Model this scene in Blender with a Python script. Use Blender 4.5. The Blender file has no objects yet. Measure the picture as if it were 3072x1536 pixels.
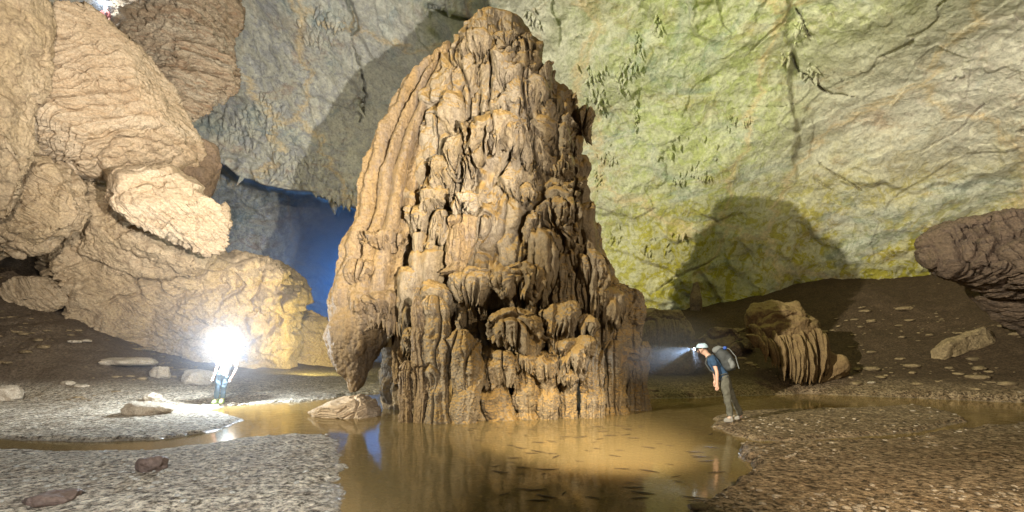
import bpy, math, random
import numpy as np
from mathutils import Vector, Matrix
R = math.radians
random.seed(7)
sc = bpy.context.scene
C = sc.collection
F, HY, CX, CH = 470.0, 350.0, 512.0, 1.6      # focal length in px, horizon row, centre column, eye height

def at(px, py, Y):
    return ((px-CX)/F*Y, Y, CH+(HY-py)/F*Y)
def gnd(px, py):
    Y = CH*F/(py-HY); return ((px-CX)/F*Y, Y)
def d4(X, Y): return (316.7+.2163*X, 233.3+.2163*Y)
def d3(X, Y): return (316.7+.1988*X, .1988*Y)
def d1(X, Y): return (.19877*X, .19877*Y)
def dd(X, Y): return (X*.3975, Y*.3975)

# ------------------------------------------------------------------ noise
U32 = np.uint32
def _h(ix, iy, iz, s):
    n = ix.astype(U32)*U32(374761393)+iy.astype(U32)*U32(668265263)+iz.astype(U32)*U32(2147483647)+U32((s*1274126177) & 0xffffffff)
    n = (n ^ (n >> U32(13)))*U32(1274126177)
    n = (n ^ (n >> U32(16)))*U32(2246822519)
    return (n ^ (n >> U32(15)))*(1/4294967295.)
def vn(p, s=0):
    i = np.floor(p).astype(np.int32); f = p-i
    u = f*f*f*(f*(f*6-15)+10)
    r = 0
    for a in (0, 1):
        wa = u[..., 0] if a else 1-u[..., 0]
        for b in (0, 1):
            wb = u[..., 1] if b else 1-u[..., 1]
            for c in (0, 1):
                wc = u[..., 2] if c else 1-u[..., 2]
                r = r + wa*wb*wc*_h(i[..., 0]+a, i[..., 1]+b, i[..., 2]+c, s)
    return r*2-1
def fbm(p, o=4, s=0, g=.5, lac=2.03):
    p = np.asarray(p, float); t = 0; a = 1; n = 0
    for k in range(o):
        t = t+a*vn(p+k*17.3, s+k); n += a; a *= g; p = p*lac
    return t/n
def cells(p, s=0):
    """distance to, and random value of, the nearest cell"""
    i = np.floor(p).astype(np.int32); f = (p-i).astype(np.float32)
    m = np.full(p.shape[:-1], 9., np.float32); v = np.zeros(p.shape[:-1], np.float32)
    for a in (-1, 0, 1):
        for b in (-1, 0, 1):
            for c in (-1, 0, 1):
                h = _h(i[..., 0]+a, i[..., 1]+b, i[..., 2]+c, s); h1 = (h*173.31) % 1; h2 = (h*7919.7) % 1
                d = (a+h-f[..., 0])**2+(b+h1-f[..., 1])**2+(c+h2-f[..., 2])**2
                k = d < m; v = np.where(k, h, v); m = np.where(k, d, m)
    return np.sqrt(m), (v*57.3) % 1
def worley(p, s=0): return cells(np.asarray(p), s)[0]
def plates(P, f, a, s, dr=(1, 1, 1), warp=.5):
    """broken rock: every cell a plate standing at its own height, tilted"""
    q = S3(P, *dr)*f+warp*fbm(P*f*1.3, 3, s)[..., None]; d, v = cells(q, s)
    return a*(v-.5)+a*.5*(.5-d)
def sst(a, b, x):
    t = np.clip((x-a)/(b-a), 0, 1); return t*t*(3-2*t)
def S3(p, x, y, z): return p*np.array([x, y, z])

# ------------------------------------------------------------------ mesh helpers
class MB:
    def __init__(s): s.v = []; s.q = []; s.n = 0
    def grid(s, P, wrap=False):
        a, b = P.shape[:2]
        idx = np.arange(a*b).reshape(a, b)+s.n
        if wrap: idx = np.concatenate([idx, idx[:, :1]], 1)
        q = np.stack([idx[:-1, :-1], idx[:-1, 1:], idx[1:, 1:], idx[1:, :-1]], -1).reshape(-1, 4)
        s.v.append(P.reshape(-1, 3)); s.q.append(q); s.n += a*b
    def build(s, name, mat, parent=None, smooth=True):
        v = np.concatenate(s.v).astype(np.float32); q = np.concatenate(s.q).astype(np.int32)
        if parent is not None:
            v = v-np.array(parent_loc(parent), np.float32)
        me = bpy.data.meshes.new(name)
        me.vertices.add(len(v)); me.vertices.foreach_set('co', v.ravel())
        me.loops.add(len(q)*4); me.loops.foreach_set('vertex_index', q.ravel())
        me.polygons.add(len(q)); me.polygons.foreach_set('loop_start', np.arange(0, len(q)*4, 4, dtype=np.int32))
        me.polygons.foreach_set('use_smooth', np.full(len(q), smooth))
        me.update(calc_edges=True)
        me.materials.append(mat)
        o = bpy.data.objects.new(name, me); C.objects.link(o)
        if parent is not None: o.parent = parent
        return o
_loc = {}
def parent_loc(o): return _loc.get(o.name, (0, 0, 0))
def tag(o, label=None, cat=None, group=None, kind=None):
    if label: o['label'] = label
    if cat: o['category'] = cat
    if group: o['group'] = group
    if kind: o['kind'] = kind
    return o
def empty(name, loc, label, cat, group=None):
    o = bpy.data.objects.new(name, None); C.objects.link(o); o.location = loc; _loc[o.name] = tuple(loc)
    return tag(o, label, cat, group)
def recenter(o):
    """put a mesh thing's origin at its base"""
    me = o.data; n = len(me.vertices); v = np.empty(n*3, np.float32); me.vertices.foreach_get('co', v); v = v.reshape(-1, 3)
    b = np.array([v[:, 0].mean(), v[:, 1].mean(), v[:, 2].min()], np.float32)
    me.vertices.foreach_set('co', (v-b).ravel()); me.update(); o.location = b.tolist(); return o
def gnormals(P, wrap):
    if wrap: du = np.roll(P, -1, 1)-np.roll(P, 1, 1)
    else: du = np.gradient(P, axis=1)
    dv = np.gradient(P, axis=0)
    n = np.cross(du, dv); l = np.linalg.norm(n, axis=-1, keepdims=True); return n/np.maximum(l, 1e-9)

# ------------------------------------------------------------------ materials
def newmat(name):
    m = bpy.data.materials.new(name); m.use_nodes = True; nt = m.node_tree
    return m, nt, nt.nodes, nt.nodes['Principled BSDF']
def N(nt, t, **k):
    n = nt.nodes.new(t)
    for a, b in k.items():
        if a.startswith('i_'): n.inputs[a[2:].replace('_', ' ')].default_value = b
        else: setattr(n, a, b)
    return n
def ramp(nt, fac, stops, interp='LINEAR'):
    r = nt.nodes.new('ShaderNodeValToRGB'); r.color_ramp.interpolation = interp
    e = r.color_ramp.elements
    while len(e) < len(stops): e.new(.5)
    for k, (p, c) in enumerate(stops):
        e[k].position = p; e[k].color = (c if len(c) == 4 else (*c, 1)) if not isinstance(c, (int, float)) else (c, c, c, 1)
    nt.links.new(fac, r.inputs[0]); return r.outputs[0]
def mix(nt, f, a, b, mode='MIX'):
    m = nt.nodes.new('ShaderNodeMix'); m.data_type = 'RGBA'; m.blend_type = mode
    for s, v in ((0, f), (6, a), (7, b)):
        if hasattr(v, 'is_linked'): nt.links.new(v, m.inputs[s])
        elif s == 0: m.inputs[0].default_value = v
        else: m.inputs[s].default_value = (*v, 1) if len(v) == 3 else v
    return m.outputs[2]
def math_(nt, op, a, b=None, clamp=False):
    m = nt.nodes.new('ShaderNodeMath'); m.operation = op; m.use_clamp = clamp
    for k, v in enumerate((a, b)):
        if v is None: continue
        if hasattr(v, 'is_linked'): nt.links.new(v, m.inputs[k])
        else: m.inputs[k].default_value = v
    return m.outputs[0]
def wpos(nt, scale=(1, 1, 1), rot=(0, 0, 0)):
    g = nt.nodes.new('ShaderNodeNewGeometry'); mp = nt.nodes.new('ShaderNodeMapping')
    nt.links.new(g.outputs['Position'], mp.inputs[0]); mp.inputs['Scale'].default_value = scale; mp.inputs['Rotation'].default_value = rot
    return mp.outputs[0], g
def noise(nt, vec, scale, detail=6, rough=.6, dist=0):
    n = N(nt, 'ShaderNodeTexNoise', i_Scale=scale, i_Detail=detail, i_Roughness=rough, i_Distortion=dist); nt.links.new(vec, n.inputs['Vector']); return n
def bump(nt, h, strength, dist, prev=None):
    b = N(nt, 'ShaderNodeBump', i_Strength=strength, i_Distance=dist); nt.links.new(h, b.inputs['Height'])
    if prev is not None: nt.links.new(prev, b.inputs['Normal'])
    return b.outputs[0]

def rock(name, ca, cb, cc, top=None, top_amt=.6, stretch=(1, 1, 1), rot=(0, 0, 0), sc_=1., b1=.6, grain=.5, rough=.8, pits=None):
    """mottled rock: broad tone, veined second tone, dust on what faces up, two scales of bump"""
    m, nt, ns, bs = newmat(name); L = nt.links
    p, g = wpos(nt, stretch, rot); p0, _ = wpos(nt)
    n1 = noise(nt, p, .45*sc_, 8, .62, .6); n2 = noise(nt, p, 2.2*sc_, 8, .68, .8); n3 = noise(nt, p0, 14*sc_, 6, .7)
    col = mix(nt, ramp(nt, n1.outputs[0], [(.38, 0.), (.62, 1.)]), ca, cb)
    col = mix(nt, ramp(nt, n2.outputs[0], [(.48, 0.), (.66, .9)]), col, cc)
    col = mix(nt, 1., col, ramp(nt, n3.outputs[0], [(.3, .55), (.5, .95), (.7, 1.3)]), 'MULTIPLY')
    if top:
        s = nt.nodes.new('ShaderNodeSeparateXYZ'); L.new(g.outputs['Normal'], s.inputs[0])
        f = math_(nt, 'ADD', s.outputs[2], math_(nt, 'MULTIPLY', math_(nt, 'SUBTRACT', n2.outputs[0], .5), 1.2))
        col = mix(nt, math_(nt, 'MULTIPLY', ramp(nt, f, [(-0.0, 0.), (.5, 1.)]), top_amt), col, top)
    L.new(col, bs.inputs['Base Color']); bs.inputs['Roughness'].default_value = rough; bs.inputs['Specular IOR Level'].default_value = .3
    v = N(nt, 'ShaderNodeTexVoronoi', i_Scale=9*sc_); L.new(p0, v.inputs['Vector'])
    bb = bump(nt, n2.outputs[0], b1, .3/sc_)
    bb = bump(nt, n3.outputs[0], grain, .07/sc_, bb)
    bb = bump(nt, v.outputs[0], grain*.6, .05/sc_, bb)
    L.new(bb, bs.inputs['Normal'])
    return m

M_stal = rock('dripstone', (.165, .113, .052), (.20, .155, .10), (.095, .068, .042), top=(.25, .148, .04), top_amt=.85, stretch=(1.4, 1.4, .5), sc_=1.6, b1=.5, grain=.7, rough=.7)
M_wing = rock('flowstone', (.195, .12, .045), (.18, .125, .07), (.125, .092, .065), top=(.22, .135, .045), top_amt=.5, stretch=(2, 2, .35), rot=(0, R(14), 0), sc_=1.5, b1=.5, grain=.8, rough=.7)
M_bould = rock('tan_limestone', (.50, .37, .235), (.56, .44, .30), (.40, .28, .165), top=(.46, .34, .215), top_amt=.4, stretch=(.6, .6, 2.2), rot=(0, R(35), 0), b1=.45, grain=.4)
M_mass = rock('muddy_limestone', (.46, .34, .20), (.52, .40, .26), (.36, .26, .16), top=(.40, .30, .19), top_amt=.5, b1=.5, grain=.5)
M_strata = rock('banded_limestone', (.42, .31, .20), (.46, .38, .27), (.34, .215, .125), stretch=(.5, .5, 4), rot=(0, R(28), 0), b1=.9, grain=.5)
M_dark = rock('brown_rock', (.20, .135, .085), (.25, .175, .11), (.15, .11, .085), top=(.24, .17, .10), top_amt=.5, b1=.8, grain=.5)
M_slab = rock('ochre_slab_rock', (.26, .19, .10), (.30, .22, .12), (.19, .14, .08), b1=.5, grain=.5)
M_curt = rock('curtain_stone', (.20, .125, .055), (.22, .15, .07), (.14, .09, .045), top=(.24, .16, .07), top_amt=.6, stretch=(2, 2, .4), sc_=1.5, b1=.4, grain=.6)
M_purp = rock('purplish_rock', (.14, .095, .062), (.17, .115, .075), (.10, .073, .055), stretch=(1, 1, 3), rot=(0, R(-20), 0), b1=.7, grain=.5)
M_lstone = rock('pale_stone', (.42, .35, .26), (.48, .41, .31), (.34, .27, .19), b1=.5, grain=.5, sc_=2)
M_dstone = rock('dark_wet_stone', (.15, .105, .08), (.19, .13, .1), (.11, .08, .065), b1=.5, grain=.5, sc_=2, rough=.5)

# cave wall: colour zones set by place on the wall
def wall_mat():
    m, nt, ns, bs = newmat('cave_limestone'); L = nt.links
    p, g = wpos(nt); ps, _ = wpos(nt, (.55, .55, 1.3), (0, R(25), 0))
    warp = noise(nt, p, .12, 4, .6)
    vm = N(nt, 'ShaderNodeVectorMath', operation='MULTIPLY_ADD'); L.new(warp.outputs[1], vm.inputs[0]); vm.inputs[1].default_value = (9, 9, 9); L.new(p, vm.inputs[2])
    s = nt.nodes.new('ShaderNodeSeparateXYZ'); L.new(vm.outputs[0], s.inputs[0])
    def mr(v, a, b):
        r = N(nt, 'ShaderNodeMapRange', interpolation_type='SMOOTHSTEP'); L.new(v, r.inputs[0]); r.inputs[1].default_value = a; r.inputs[2].default_value = b; return r.outputs[0]
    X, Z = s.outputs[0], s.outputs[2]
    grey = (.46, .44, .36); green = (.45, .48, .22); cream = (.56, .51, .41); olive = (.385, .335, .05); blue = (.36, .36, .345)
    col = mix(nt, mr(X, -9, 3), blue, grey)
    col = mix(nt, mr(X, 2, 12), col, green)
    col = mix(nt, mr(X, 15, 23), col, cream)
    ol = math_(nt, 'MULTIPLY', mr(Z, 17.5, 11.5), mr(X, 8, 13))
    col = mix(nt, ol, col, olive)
    n1 = noise(nt, ps, .5, 9, .68, 1.2); n2 = noise(nt, p, 1.5, 9, .72, 1.); n3 = noise(nt, p, 7, 6, .7)
    col = mix(nt, ramp(nt, n1.outputs[0], [(.52, 0.), (.64, .55)]), col, (.40, .27, .16))
    nb = noise(nt, ps, .33, 7, .66, .8)
    col = mix(nt, ramp(nt, nb.outputs[0], [(.53, 0.), (.60, .55), (.68, .75)]), col, (.27, .33, .31))
    col = mix(nt, ramp(nt, n2.outputs[0], [(.46, 0.), (.50, .45), (.7, .7)]), col, (.60, .58, .45))
    # thin pale calcite veins
    pv, _ = wpos(nt, (.09, .09, .05), (0, R(-40), R(20)))
    v = N(nt, 'ShaderNodeTexVoronoi', feature='DISTANCE_TO_EDGE', i_Scale=1.3)
    wv = N(nt, 'ShaderNodeVectorMath', operation='MULTIPLY_ADD'); L.new(n1.outputs[1], wv.inputs[0]); wv.inputs[1].default_value = (.25, .25, .25); L.new(pv, wv.inputs[2]); L.new(wv.outputs[0], v.inputs['Vector'])
    col = mix(nt, ramp(nt, v.outputs[0], [(0., .75), (.012, .35), (.03, 0.)]), col, (.62, .48, .27))
    col = mix(nt, 1., col, ramp(nt, n3.outputs[0], [(.3, .62), (.5, .95), (.7, 1.22)]), 'MULTIPLY')
    L.new(col, bs.inputs['Base Color']); bs.inputs['Roughness'].default_value = .85; bs.inputs['Specular IOR Level'].default_value = .2
    bb = bump(nt, n1.outputs[0], .5, .5); bb = bump(nt, n2.outputs[0], .55, .25, bb); bb = bump(nt, n3.outputs[0], .5, .08, bb)
    L.new(bb, bs.inputs['Normal']); return m
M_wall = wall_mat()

def mud_mat():
    m, nt, ns, bs = newmat('gravelly_mud'); L = nt.links
    p, g = wpos(nt); s = nt.nodes.new('ShaderNodeSeparateXYZ'); L.new(p, s.inputs[0])
    n1 = noise(nt, p, .35, 6, .6); n2 = noise(nt, p, 3.0, 8, .8, .6); n3 = noise(nt, p, 13, 6, .8)
    v = N(nt, 'ShaderNodeTexVoronoi', i_Scale=15); L.new(p, v.inputs['Vector'])
    def mr(vv, a, b):
        r = N(nt, 'ShaderNodeMapRange', interpolation_type='SMOOTHSTEP'); L.new(vv, r.inputs[0]); r.inputs[1].default_value = a; r.inputs[2].default_value = b; return r.outputs[0]
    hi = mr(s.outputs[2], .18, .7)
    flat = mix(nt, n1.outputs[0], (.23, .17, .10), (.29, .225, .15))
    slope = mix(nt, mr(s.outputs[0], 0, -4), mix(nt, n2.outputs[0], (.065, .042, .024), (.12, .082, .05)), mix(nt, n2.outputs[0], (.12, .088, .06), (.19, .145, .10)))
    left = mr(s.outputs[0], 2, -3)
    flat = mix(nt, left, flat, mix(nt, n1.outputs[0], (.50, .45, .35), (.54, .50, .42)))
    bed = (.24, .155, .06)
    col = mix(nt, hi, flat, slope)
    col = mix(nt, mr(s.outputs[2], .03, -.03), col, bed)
    gr = mix(nt, ramp(nt, n3.outputs[0], [(.42, 0.), (.56, 1.)]), (.22, .19, .16), (1.9, 1.85, 1.8))
    gr = mix(nt, ramp(nt, n2.outputs[0], [(.42, 0.), (.58, 1.)]), mix(nt, 1., gr, (.55, .5, .45), 'MULTIPLY'), gr)
    fl = math_(nt, 'MULTIPLY', mr(s.outputs[2], -.02, .04), math_(nt, 'SUBTRACT', 1., math_(nt, 'MULTIPLY', hi, .55)))
    col = mix(nt, fl, col, gr, 'MULTIPLY')
    L.new(col, bs.inputs['Base Color'])
    rg = ramp(nt, mr(s.outputs[2], .0, .045), [(0, .26), (1, .80)])
    L.new(math_(nt, 'ADD', rg, math_(nt, 'MULTIPLY', math_(nt, 'SUBTRACT', n2.outputs[0], .5), .5), True), bs.inputs['Roughness'])
    L.new(ramp(nt, mr(s.outputs[2], .0, .05), [(0, .7), (1, .22)]), bs.inputs['Specular IOR Level'])
    bb = bump(nt, n2.outputs[0], .8, .10); bb = bump(nt, n3.outputs[0], 1., .06, bb); bb = bump(nt, v.outputs[0], .8, .03, bb)
    L.new(bb, bs.inputs['Normal']); return m
M_mud = mud_mat()

def water_mat():
    m, nt, ns, bs = newmat('shallow_brown_water'); L = nt.links
    out = [n for n in ns if n.type == 'OUTPUT_MATERIAL'][0]; ns.remove(bs)
    p, g = wpos(nt, (1, .45, 1)); n1 = noise(nt, p, 1.6, 3, .5); n2 = noise(nt, p, 14, 2, .5)
    bb = bump(nt, n1.outputs[0], .05, .05); bb = bump(nt, n2.outputs[0], .03, .01, bb)
    gl = N(nt, 'ShaderNodeBsdfGlossy', i_Roughness=.09); gl.inputs['Color'].default_value = (1, .93, .8, 1); L.new(bb, gl.inputs['Normal'])
    tr = N(nt, 'ShaderNodeBsdfTransparent'); tr.inputs['Color'].default_value = (.80, .66, .40, 1)
    df = N(nt, 'ShaderNodeBsdfDiffuse'); df.inputs['Color'].default_value = (.40, .285, .12, 1)
    a = N(nt, 'ShaderNodeMixShader', i_Fac=.42); L.new(tr.outputs[0], a.inputs[1]); L.new(df.outputs[0], a.inputs[2])
    fr = N(nt, 'ShaderNodeFresnel', i_IOR=1.33); L.new(bb, fr.inputs['Normal'])
    b = nt.nodes.new('ShaderNodeMixShader'); L.new(math_(nt, 'MULTIPLY', fr.outputs[0], 1.0, True), b.inputs[0]); L.new(a.outputs[0], b.inputs[1]); L.new(gl.outputs[0], b.inputs[2])
    L.new(b.outputs[0], out.inputs[0]); return m
M_water = water_mat()

def plain(name, col, rough=.7, spec=.3, bscale=60, bstr=.3, metallic=0, var=.25):
    m, nt, ns, bs = newmat(name); L = nt.links
    t = nt.nodes.new('ShaderNodeTexCoord'); n = noise(nt, t.outputs['Object'], bscale, 4, .6); n0 = noise(nt, t.outputs['Object'], 9, 4, .6)
    c = mix(nt, n0.outputs[0], tuple(x*(1-var) for x in col), tuple(min(1, x*(1+var)) for x in col))
    L.new(c, bs.inputs['Base Color']); bs.inputs['Roughness'].default_value = rough; bs.inputs['Metallic'].default_value = metallic
    bs.inputs['Specular IOR Level'].default_value = spec; L.new(bump(nt, n.outputs[0], bstr, .01), bs.inputs['Normal']); return m
def emit(name, col, st):
    m, nt, ns, bs = newmat(name); bs.inputs['Emission Color'].default_value = (*col, 1); bs.inputs['Emission Strength'].default_value = st
    bs.inputs['Base Color'].default_value = (.8, .8, .8, 1); return m

def weather(P):
    """bend and erode: no cap or column keeps a regular shape; long vertical crevices cut through all tiers"""
    a = P*1.1; b = P*3.6
    off = np.stack([fbm(a+11, 2, 801)*.30+fbm(b+3, 2, 802)*.10, fbm(a+37, 2, 803)*.22+fbm(b+7, 2, 804)*.08, fbm(a+71, 2, 805)*.36+fbm(b+5, 2, 806)*.12], -1)
    lo = .38+.62*sst(3.6, 5.2, P[..., 2])
    Q = P+off*lo[..., None]*sst(0, 1.2, P[..., 2])[..., None]*sst(10.9, 9.3, P[..., 2])[..., None]*.85
    q = S3(Q, 1.25, .5, .26)+.35*fbm(Q*.9, 2, 807)[..., None]
    cr = np.maximum(0, 1-np.abs(vn(q, 808))*7.5)+.7*np.maximum(0, 1-np.abs(vn(q*2.3+5, 809))*6)
    Q[..., 1] += .30*cr*(.5+.5*lo)*sst(.2, 1.5, P[..., 2])*sst(10.6, 8.8, P[..., 2]); return Q

# ------------------------------------------------------------------ loft through traced rows
def loft(mb, rows, Yc, b, nth=300, nz=300, disp=None, front=.72, cap=True, inset=0., wth=False, backd=0.):
    """rows: (py, pxL, pxR); Yc(py), b(py): centre depth and half depth. Dense in front, sparse behind."""
    rows = np.array(rows, float); t = np.linspace(0, 1, nz)
    L = np.concatenate([[0], np.cumsum(np.abs(np.diff(rows[:, 0])))]); L /= L[-1]
    py = np.interp(t, L, rows[:, 0]); l = np.interp(t, L, rows[:, 1]); r = np.interp(t, L, rows[:, 2])
    yc = Yc(py); bb = b(py); k = np.sqrt(np.maximum(yc**2-bb**2, 1))
    xc = ((l+r)/2-CX)/F*yc; a = (r-l)/2/F*k; z = CH+(HY-py)/F*yc
    nf = int(nth*front); nb = nth-nf
    th = np.concatenate([np.linspace(-1.9, 1.9, nf, endpoint=False), np.linspace(1.9, 2*math.pi-1.9, nb, endpoint=False)])
    P = np.empty((nz, nth, 3))
    P[..., 0] = xc[:, None]+a[:, None]*np.sin(th)[None]; P[..., 1] = yc[:, None]-(bb[:, None]+np.where(np.cos(th) < 0, 1., 0.)[None]*backd*np.maximum(a-bb, 0)[:, None])*np.cos(th)[None]; P[..., 2] = z[:, None]
    if disp is not None:
        n = gnormals(P, True)
        c = P.mean(1, keepdims=True); sgn = np.sign(np.sum(n*(P-c), -1, keepdims=True)); n = n*sgn
        P = P+disp(P, th[None]+np.zeros((nz, 1)), t[:, None]+np.zeros((1, nth)))[..., None]*n
    P[..., 0] = P[..., 0].mean(1, keepdims=True)+(P[..., 0]-P[..., 0].mean(1, keepdims=True))*(1-inset/np.maximum(a[:, None]+inset, .3))
    if wth: P = weather(P)
    if cap:
        P[0] = P[0].mean(0); P[-1] = P[-1].mean(0)
    mb.grid(P, True); return P

def blob(mb, outline, Y0, T, nth=260, nph=160, disp=None, c=None, tilt=(0, 0), box=.75, back=.6, cuts=5, seed=1, flat=.55):
    """closed rock from a traced outline (star-shaped), given its own distance and thickness"""
    o = np.array(outline, float); c = np.array(c if c is not None else o.mean(0), float)
    an = np.arctan2(o[:, 1]-c[1], o[:, 0]-c[0]); rr = np.hypot(o[:, 0]-c[0], o[:, 1]-c[1])
    k = np.argsort(an); an = an[k]; rr = rr[k]
    # resample polygon edges
    ang = np.concatenate([an, [an[0]+2*math.pi]]); pts = o[k]; pts = np.concatenate([pts, pts[:1]])
    th = np.linspace(an[0], an[0]+2*math.pi, nth, endpoint=False)
    R_ = np.empty(nth)
    for i, a in enumerate(th):
        j = min(max(np.searchsorted(ang, a, 'right')-1, 0), len(pts)-2)
        A, B = pts[j]-c, pts[j+1]-c; d = np.array([math.cos(a), math.sin(a)])
        den = d[0]*(B-A)[1]-d[1]*(B-A)[0]
        R_[i] = abs((A[0]*(B-A)[1]-A[1]*(B-A)[0])/den) if abs(den) > 1e-6 else np.hypot(*A)
    for _ in range(2): R_ = (np.roll(R_, 1)+2*R_+np.roll(R_, -1))/4
    ph = np.linspace(0, math.pi, nph)
    r = np.sin(ph)**box; d = -np.sign(np.cos(ph))*np.abs(np.cos(ph))**flat; d = np.where(d > 0, d*back, d)
    px = c[0]+r[:, None]*R_[None]*np.cos(th)[None]; py = c[1]+r[:, None]*R_[None]*np.sin(th)[None]
    Y = Y0+T*d[:, None]+tilt[0]*(px-c[0])+tilt[1]*(py-c[1])
    Ye = Y0+tilt[0]*(px-c[0])+tilt[1]*(py-c[1])
    P = np.stack([(px-CX)/F*Ye, Y, CH+(HY-py)/F*Ye], -1)
    rc = np.random.RandomState(seed+int(abs(c[0])*7+abs(c[1])*3)); cen = np.array([(c[0]-CX)/F*Y0, Y0, CH+(HY-c[1])/F*Y0])
    for _ in range(cuts+2 if cuts else 0):
        nn = np.array([rc.randn()*.7, -1., rc.randn()*.6]); nn /= np.linalg.norm(nn); pr = P@nn; c0 = cen@nn
        cc0 = c0+(pr.max()-c0)*(.62+.25*rc.rand()); P = P-np.maximum(0, pr-cc0)[..., None]*nn*.95
    if disp is not None:
        n = gnormals(P, True); cc = P.reshape(-1, 3).mean(0); sgn = np.sign(np.sum(n*(P-cc), -1, keepdims=True)); n = n*sgn
        q_ = P*.42+.45*fbm(P*.7, 3, 811)[..., None]; q2_ = S3(P, .9, .9, 1.5)+.3*fbm(P*1.6, 3, 812)[..., None]
        dsp = disp(P)-T*(.13*np.maximum(0, 1-np.abs(vn(q_, 813+seed))*11)*sst(-.4, .2, vn(P*.5, 814))+.06*np.maximum(0, 1-np.abs(vn(q2_, 815))*8)*sst(-.2, .4, vn(P*.9, 816))); dsp[0] = dsp[0].mean(); dsp[-1] = dsp[-1].mean()
        n[0] = (0, -1, 0); n[-1] = (0, 1, 0)
        P = P+dsp[..., None]*n
    mb.grid(P, True)

def strata(dr, freq, amp, warp=.35, mask=None, s=0):
    dr = np.array(dr, float); dr /= np.linalg.norm(dr)
    def f(P):
        q = P@dr*freq+fbm(P*.5, 3, s)*warp*freq+.35*fbm(P*1.6, 3, s+3)
        w = q-np.floor(q); saw = np.where(w < .8, w/.8, (1-w)/.2)
        q2 = q*2.7+fbm(P*1.1, 3, s+5)*1.5; w2 = q2-np.floor(q2); saw2 = np.where(w2 < .75, w2/.75, (1-w2)/.25)
        m = sst(-.15, .25, fbm(P*.35, 3, s+9)) if mask is None else mask(P)
        gr = np.maximum(0, 1-np.abs(w-.88)/.13)*(.5+.9*np.clip(fbm(P*1.3, 3, s+14)+.4, 0, 1.4)); gr2 = np.maximum(0, 1-np.abs(w2-.85)/.16)
        br = plates(P, 1.1, .5, s+15, (1, 1, 1), .6)
        return amp*(m*(.45*saw+.22*saw2-1.15*gr-.4*gr2-.1)+.3*(m+.3)*br)
    return f
def lumps(P, a=.5, f=.35, s=0, o=5):
    return a*fbm(P*f, o, s, .5)
def facet(P, a, f, s=0):
    return a*(worley(P*f, s)-.45)

# ------------------------------------------------------------------ terrain
def poly_sd(x, y, poly):
    poly = np.array(poly); n = len(poly); d = np.full(x.shape, 1e9); ins = np.zeros(x.shape, bool)
    for i in range(n):
        a = poly[i]; b = poly[(i+1) % n]; e = b-a
        t = np.clip(((x-a[0])*e[0]+(y-a[1])*e[1])/max(e@e, 1e-9), 0, 1)
        d = np.minimum(d, np.hypot(x-a[0]-t*e[0], y-a[1]-t*e[1]))
        cnd = ((a[1] > y) != (b[1] > y)); xx = (b[0]-a[0])*(y-a[1])/((b[1]-a[1]) if abs(b[1]-a[1]) > 1e-9 else 1e-9)+a[0]
        ins ^= cnd & (x < xx)
    return np.where(ins, d, -d)
bankA = [gnd(*p) for p in [(-400, 441), (0, 446), (80, 449), (159, 447), (238, 438), (298, 433), (335, 432), (350, 439), (349, 455), (358, 480), (364, 512), (372, 700)]]+[(-12, 1)]
bankB = [gnd(*p) for p in [(-400, 434), (0, 440), (80, 443), (159, 441), (210, 433), (235, 425), (250, 420), (236, 416), (216, 411), (226, 406), (262, 404), (300, 402), (345, 396), (375, 393), (420, 391)]]+[(-4, 30), (-60, 40), (-60, 12)]
bankC = [gnd(*p) for p in [(712, 419), (727, 413), (795, 411), (874, 409), (914, 407), (954, 415), (970, 422), (934, 431), (874, 437), (795, 443), (755, 441), (731, 435), (712, 427)]]
bankD = [gnd(*p) for p in [(739, 447), (795, 449), (874, 445), (954, 435), (1024, 425), (1300, 414)]]+[(30, 3), (3, .5)]+[gnd(*p) for p in [(672, 530), (692, 512), (716, 504), (741, 486), (749, 468)]]
bankE = [gnd(*p) for p in [(640, 399), (700, 398), (800, 394), (880, 397), (950, 400), (1024, 403), (1300, 402)]]+[(60, 30), (0, 40), (0, 20)]
ctl = [(645, 14.5, 0), (700, 15.5, 0), (800, 17, 0), (880, 16, 0), (950, 15, .1), (1024, 14.3, .15), (1150, 12.8, .3),
       (700, 20, 1.0), (800, 21, 1.5), (900, 20, 1.9), (1024, 18, 2.4), (1024, 15.8, .9), (900, 17.5, .7), (700, 26, 3.3), (835, 26, 5.0), (930, 24, 5.0), (1024, 21, 4.7), (1150, 18, 4.5),
       (640, 26, 2.5), (600, 26, 2), (0, 15, .1), (60, 13.5, .05), (120, 12.8, .05), (180, 13.2, 0), (220, 14.5, 0), (260, 16, .1), (365, 18, .05), (-150, 15.5, .5),
       (0, 21, 5.9), (40, 21, 4.3), (99, 21, 2.7), (159, 21, 1.35), (211, 20.5, .5), (280, 21, .4), (-150, 21, 8), (0, 18, 2.8), (99, 17, 1.1), (50, 17.5, 1.8), (159, 17.5, .5),
       (0, 8, 0), (512, 6, 0), (1024, 8, 0), (512, 12, 0), (300, 9, 0), (-100, 5, 0), (1200, 5, 0), (750, 10, 0), (450, 20, 0), (500, 25, .3), (0, 30, 8), (512, 38, 1.5), (1024, 30, 8), (-150, 2, 0), (1150, 2, 0)]
cp = np.array([((a-CX)/F*b, b) for a, b, c in ctl]); cz = np.array([c for a, b, c in ctl])
def U(d2): return d2*np.log(np.maximum(d2, 1e-9))*.5
nC = len(cp); A_ = np.zeros((nC+3, nC+3)); D2 = ((cp[:, None]-cp[None])**2).sum(-1); A_[:nC, :nC] = U(D2)+np.eye(nC)*.3
A_[:nC, nC] = 1; A_[:nC, nC+1:] = cp; A_[nC, :nC] = 1; A_[nC+1:, :nC] = cp.T
wt = np.linalg.solve(A_, np.concatenate([cz, [0, 0, 0]]))
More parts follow.
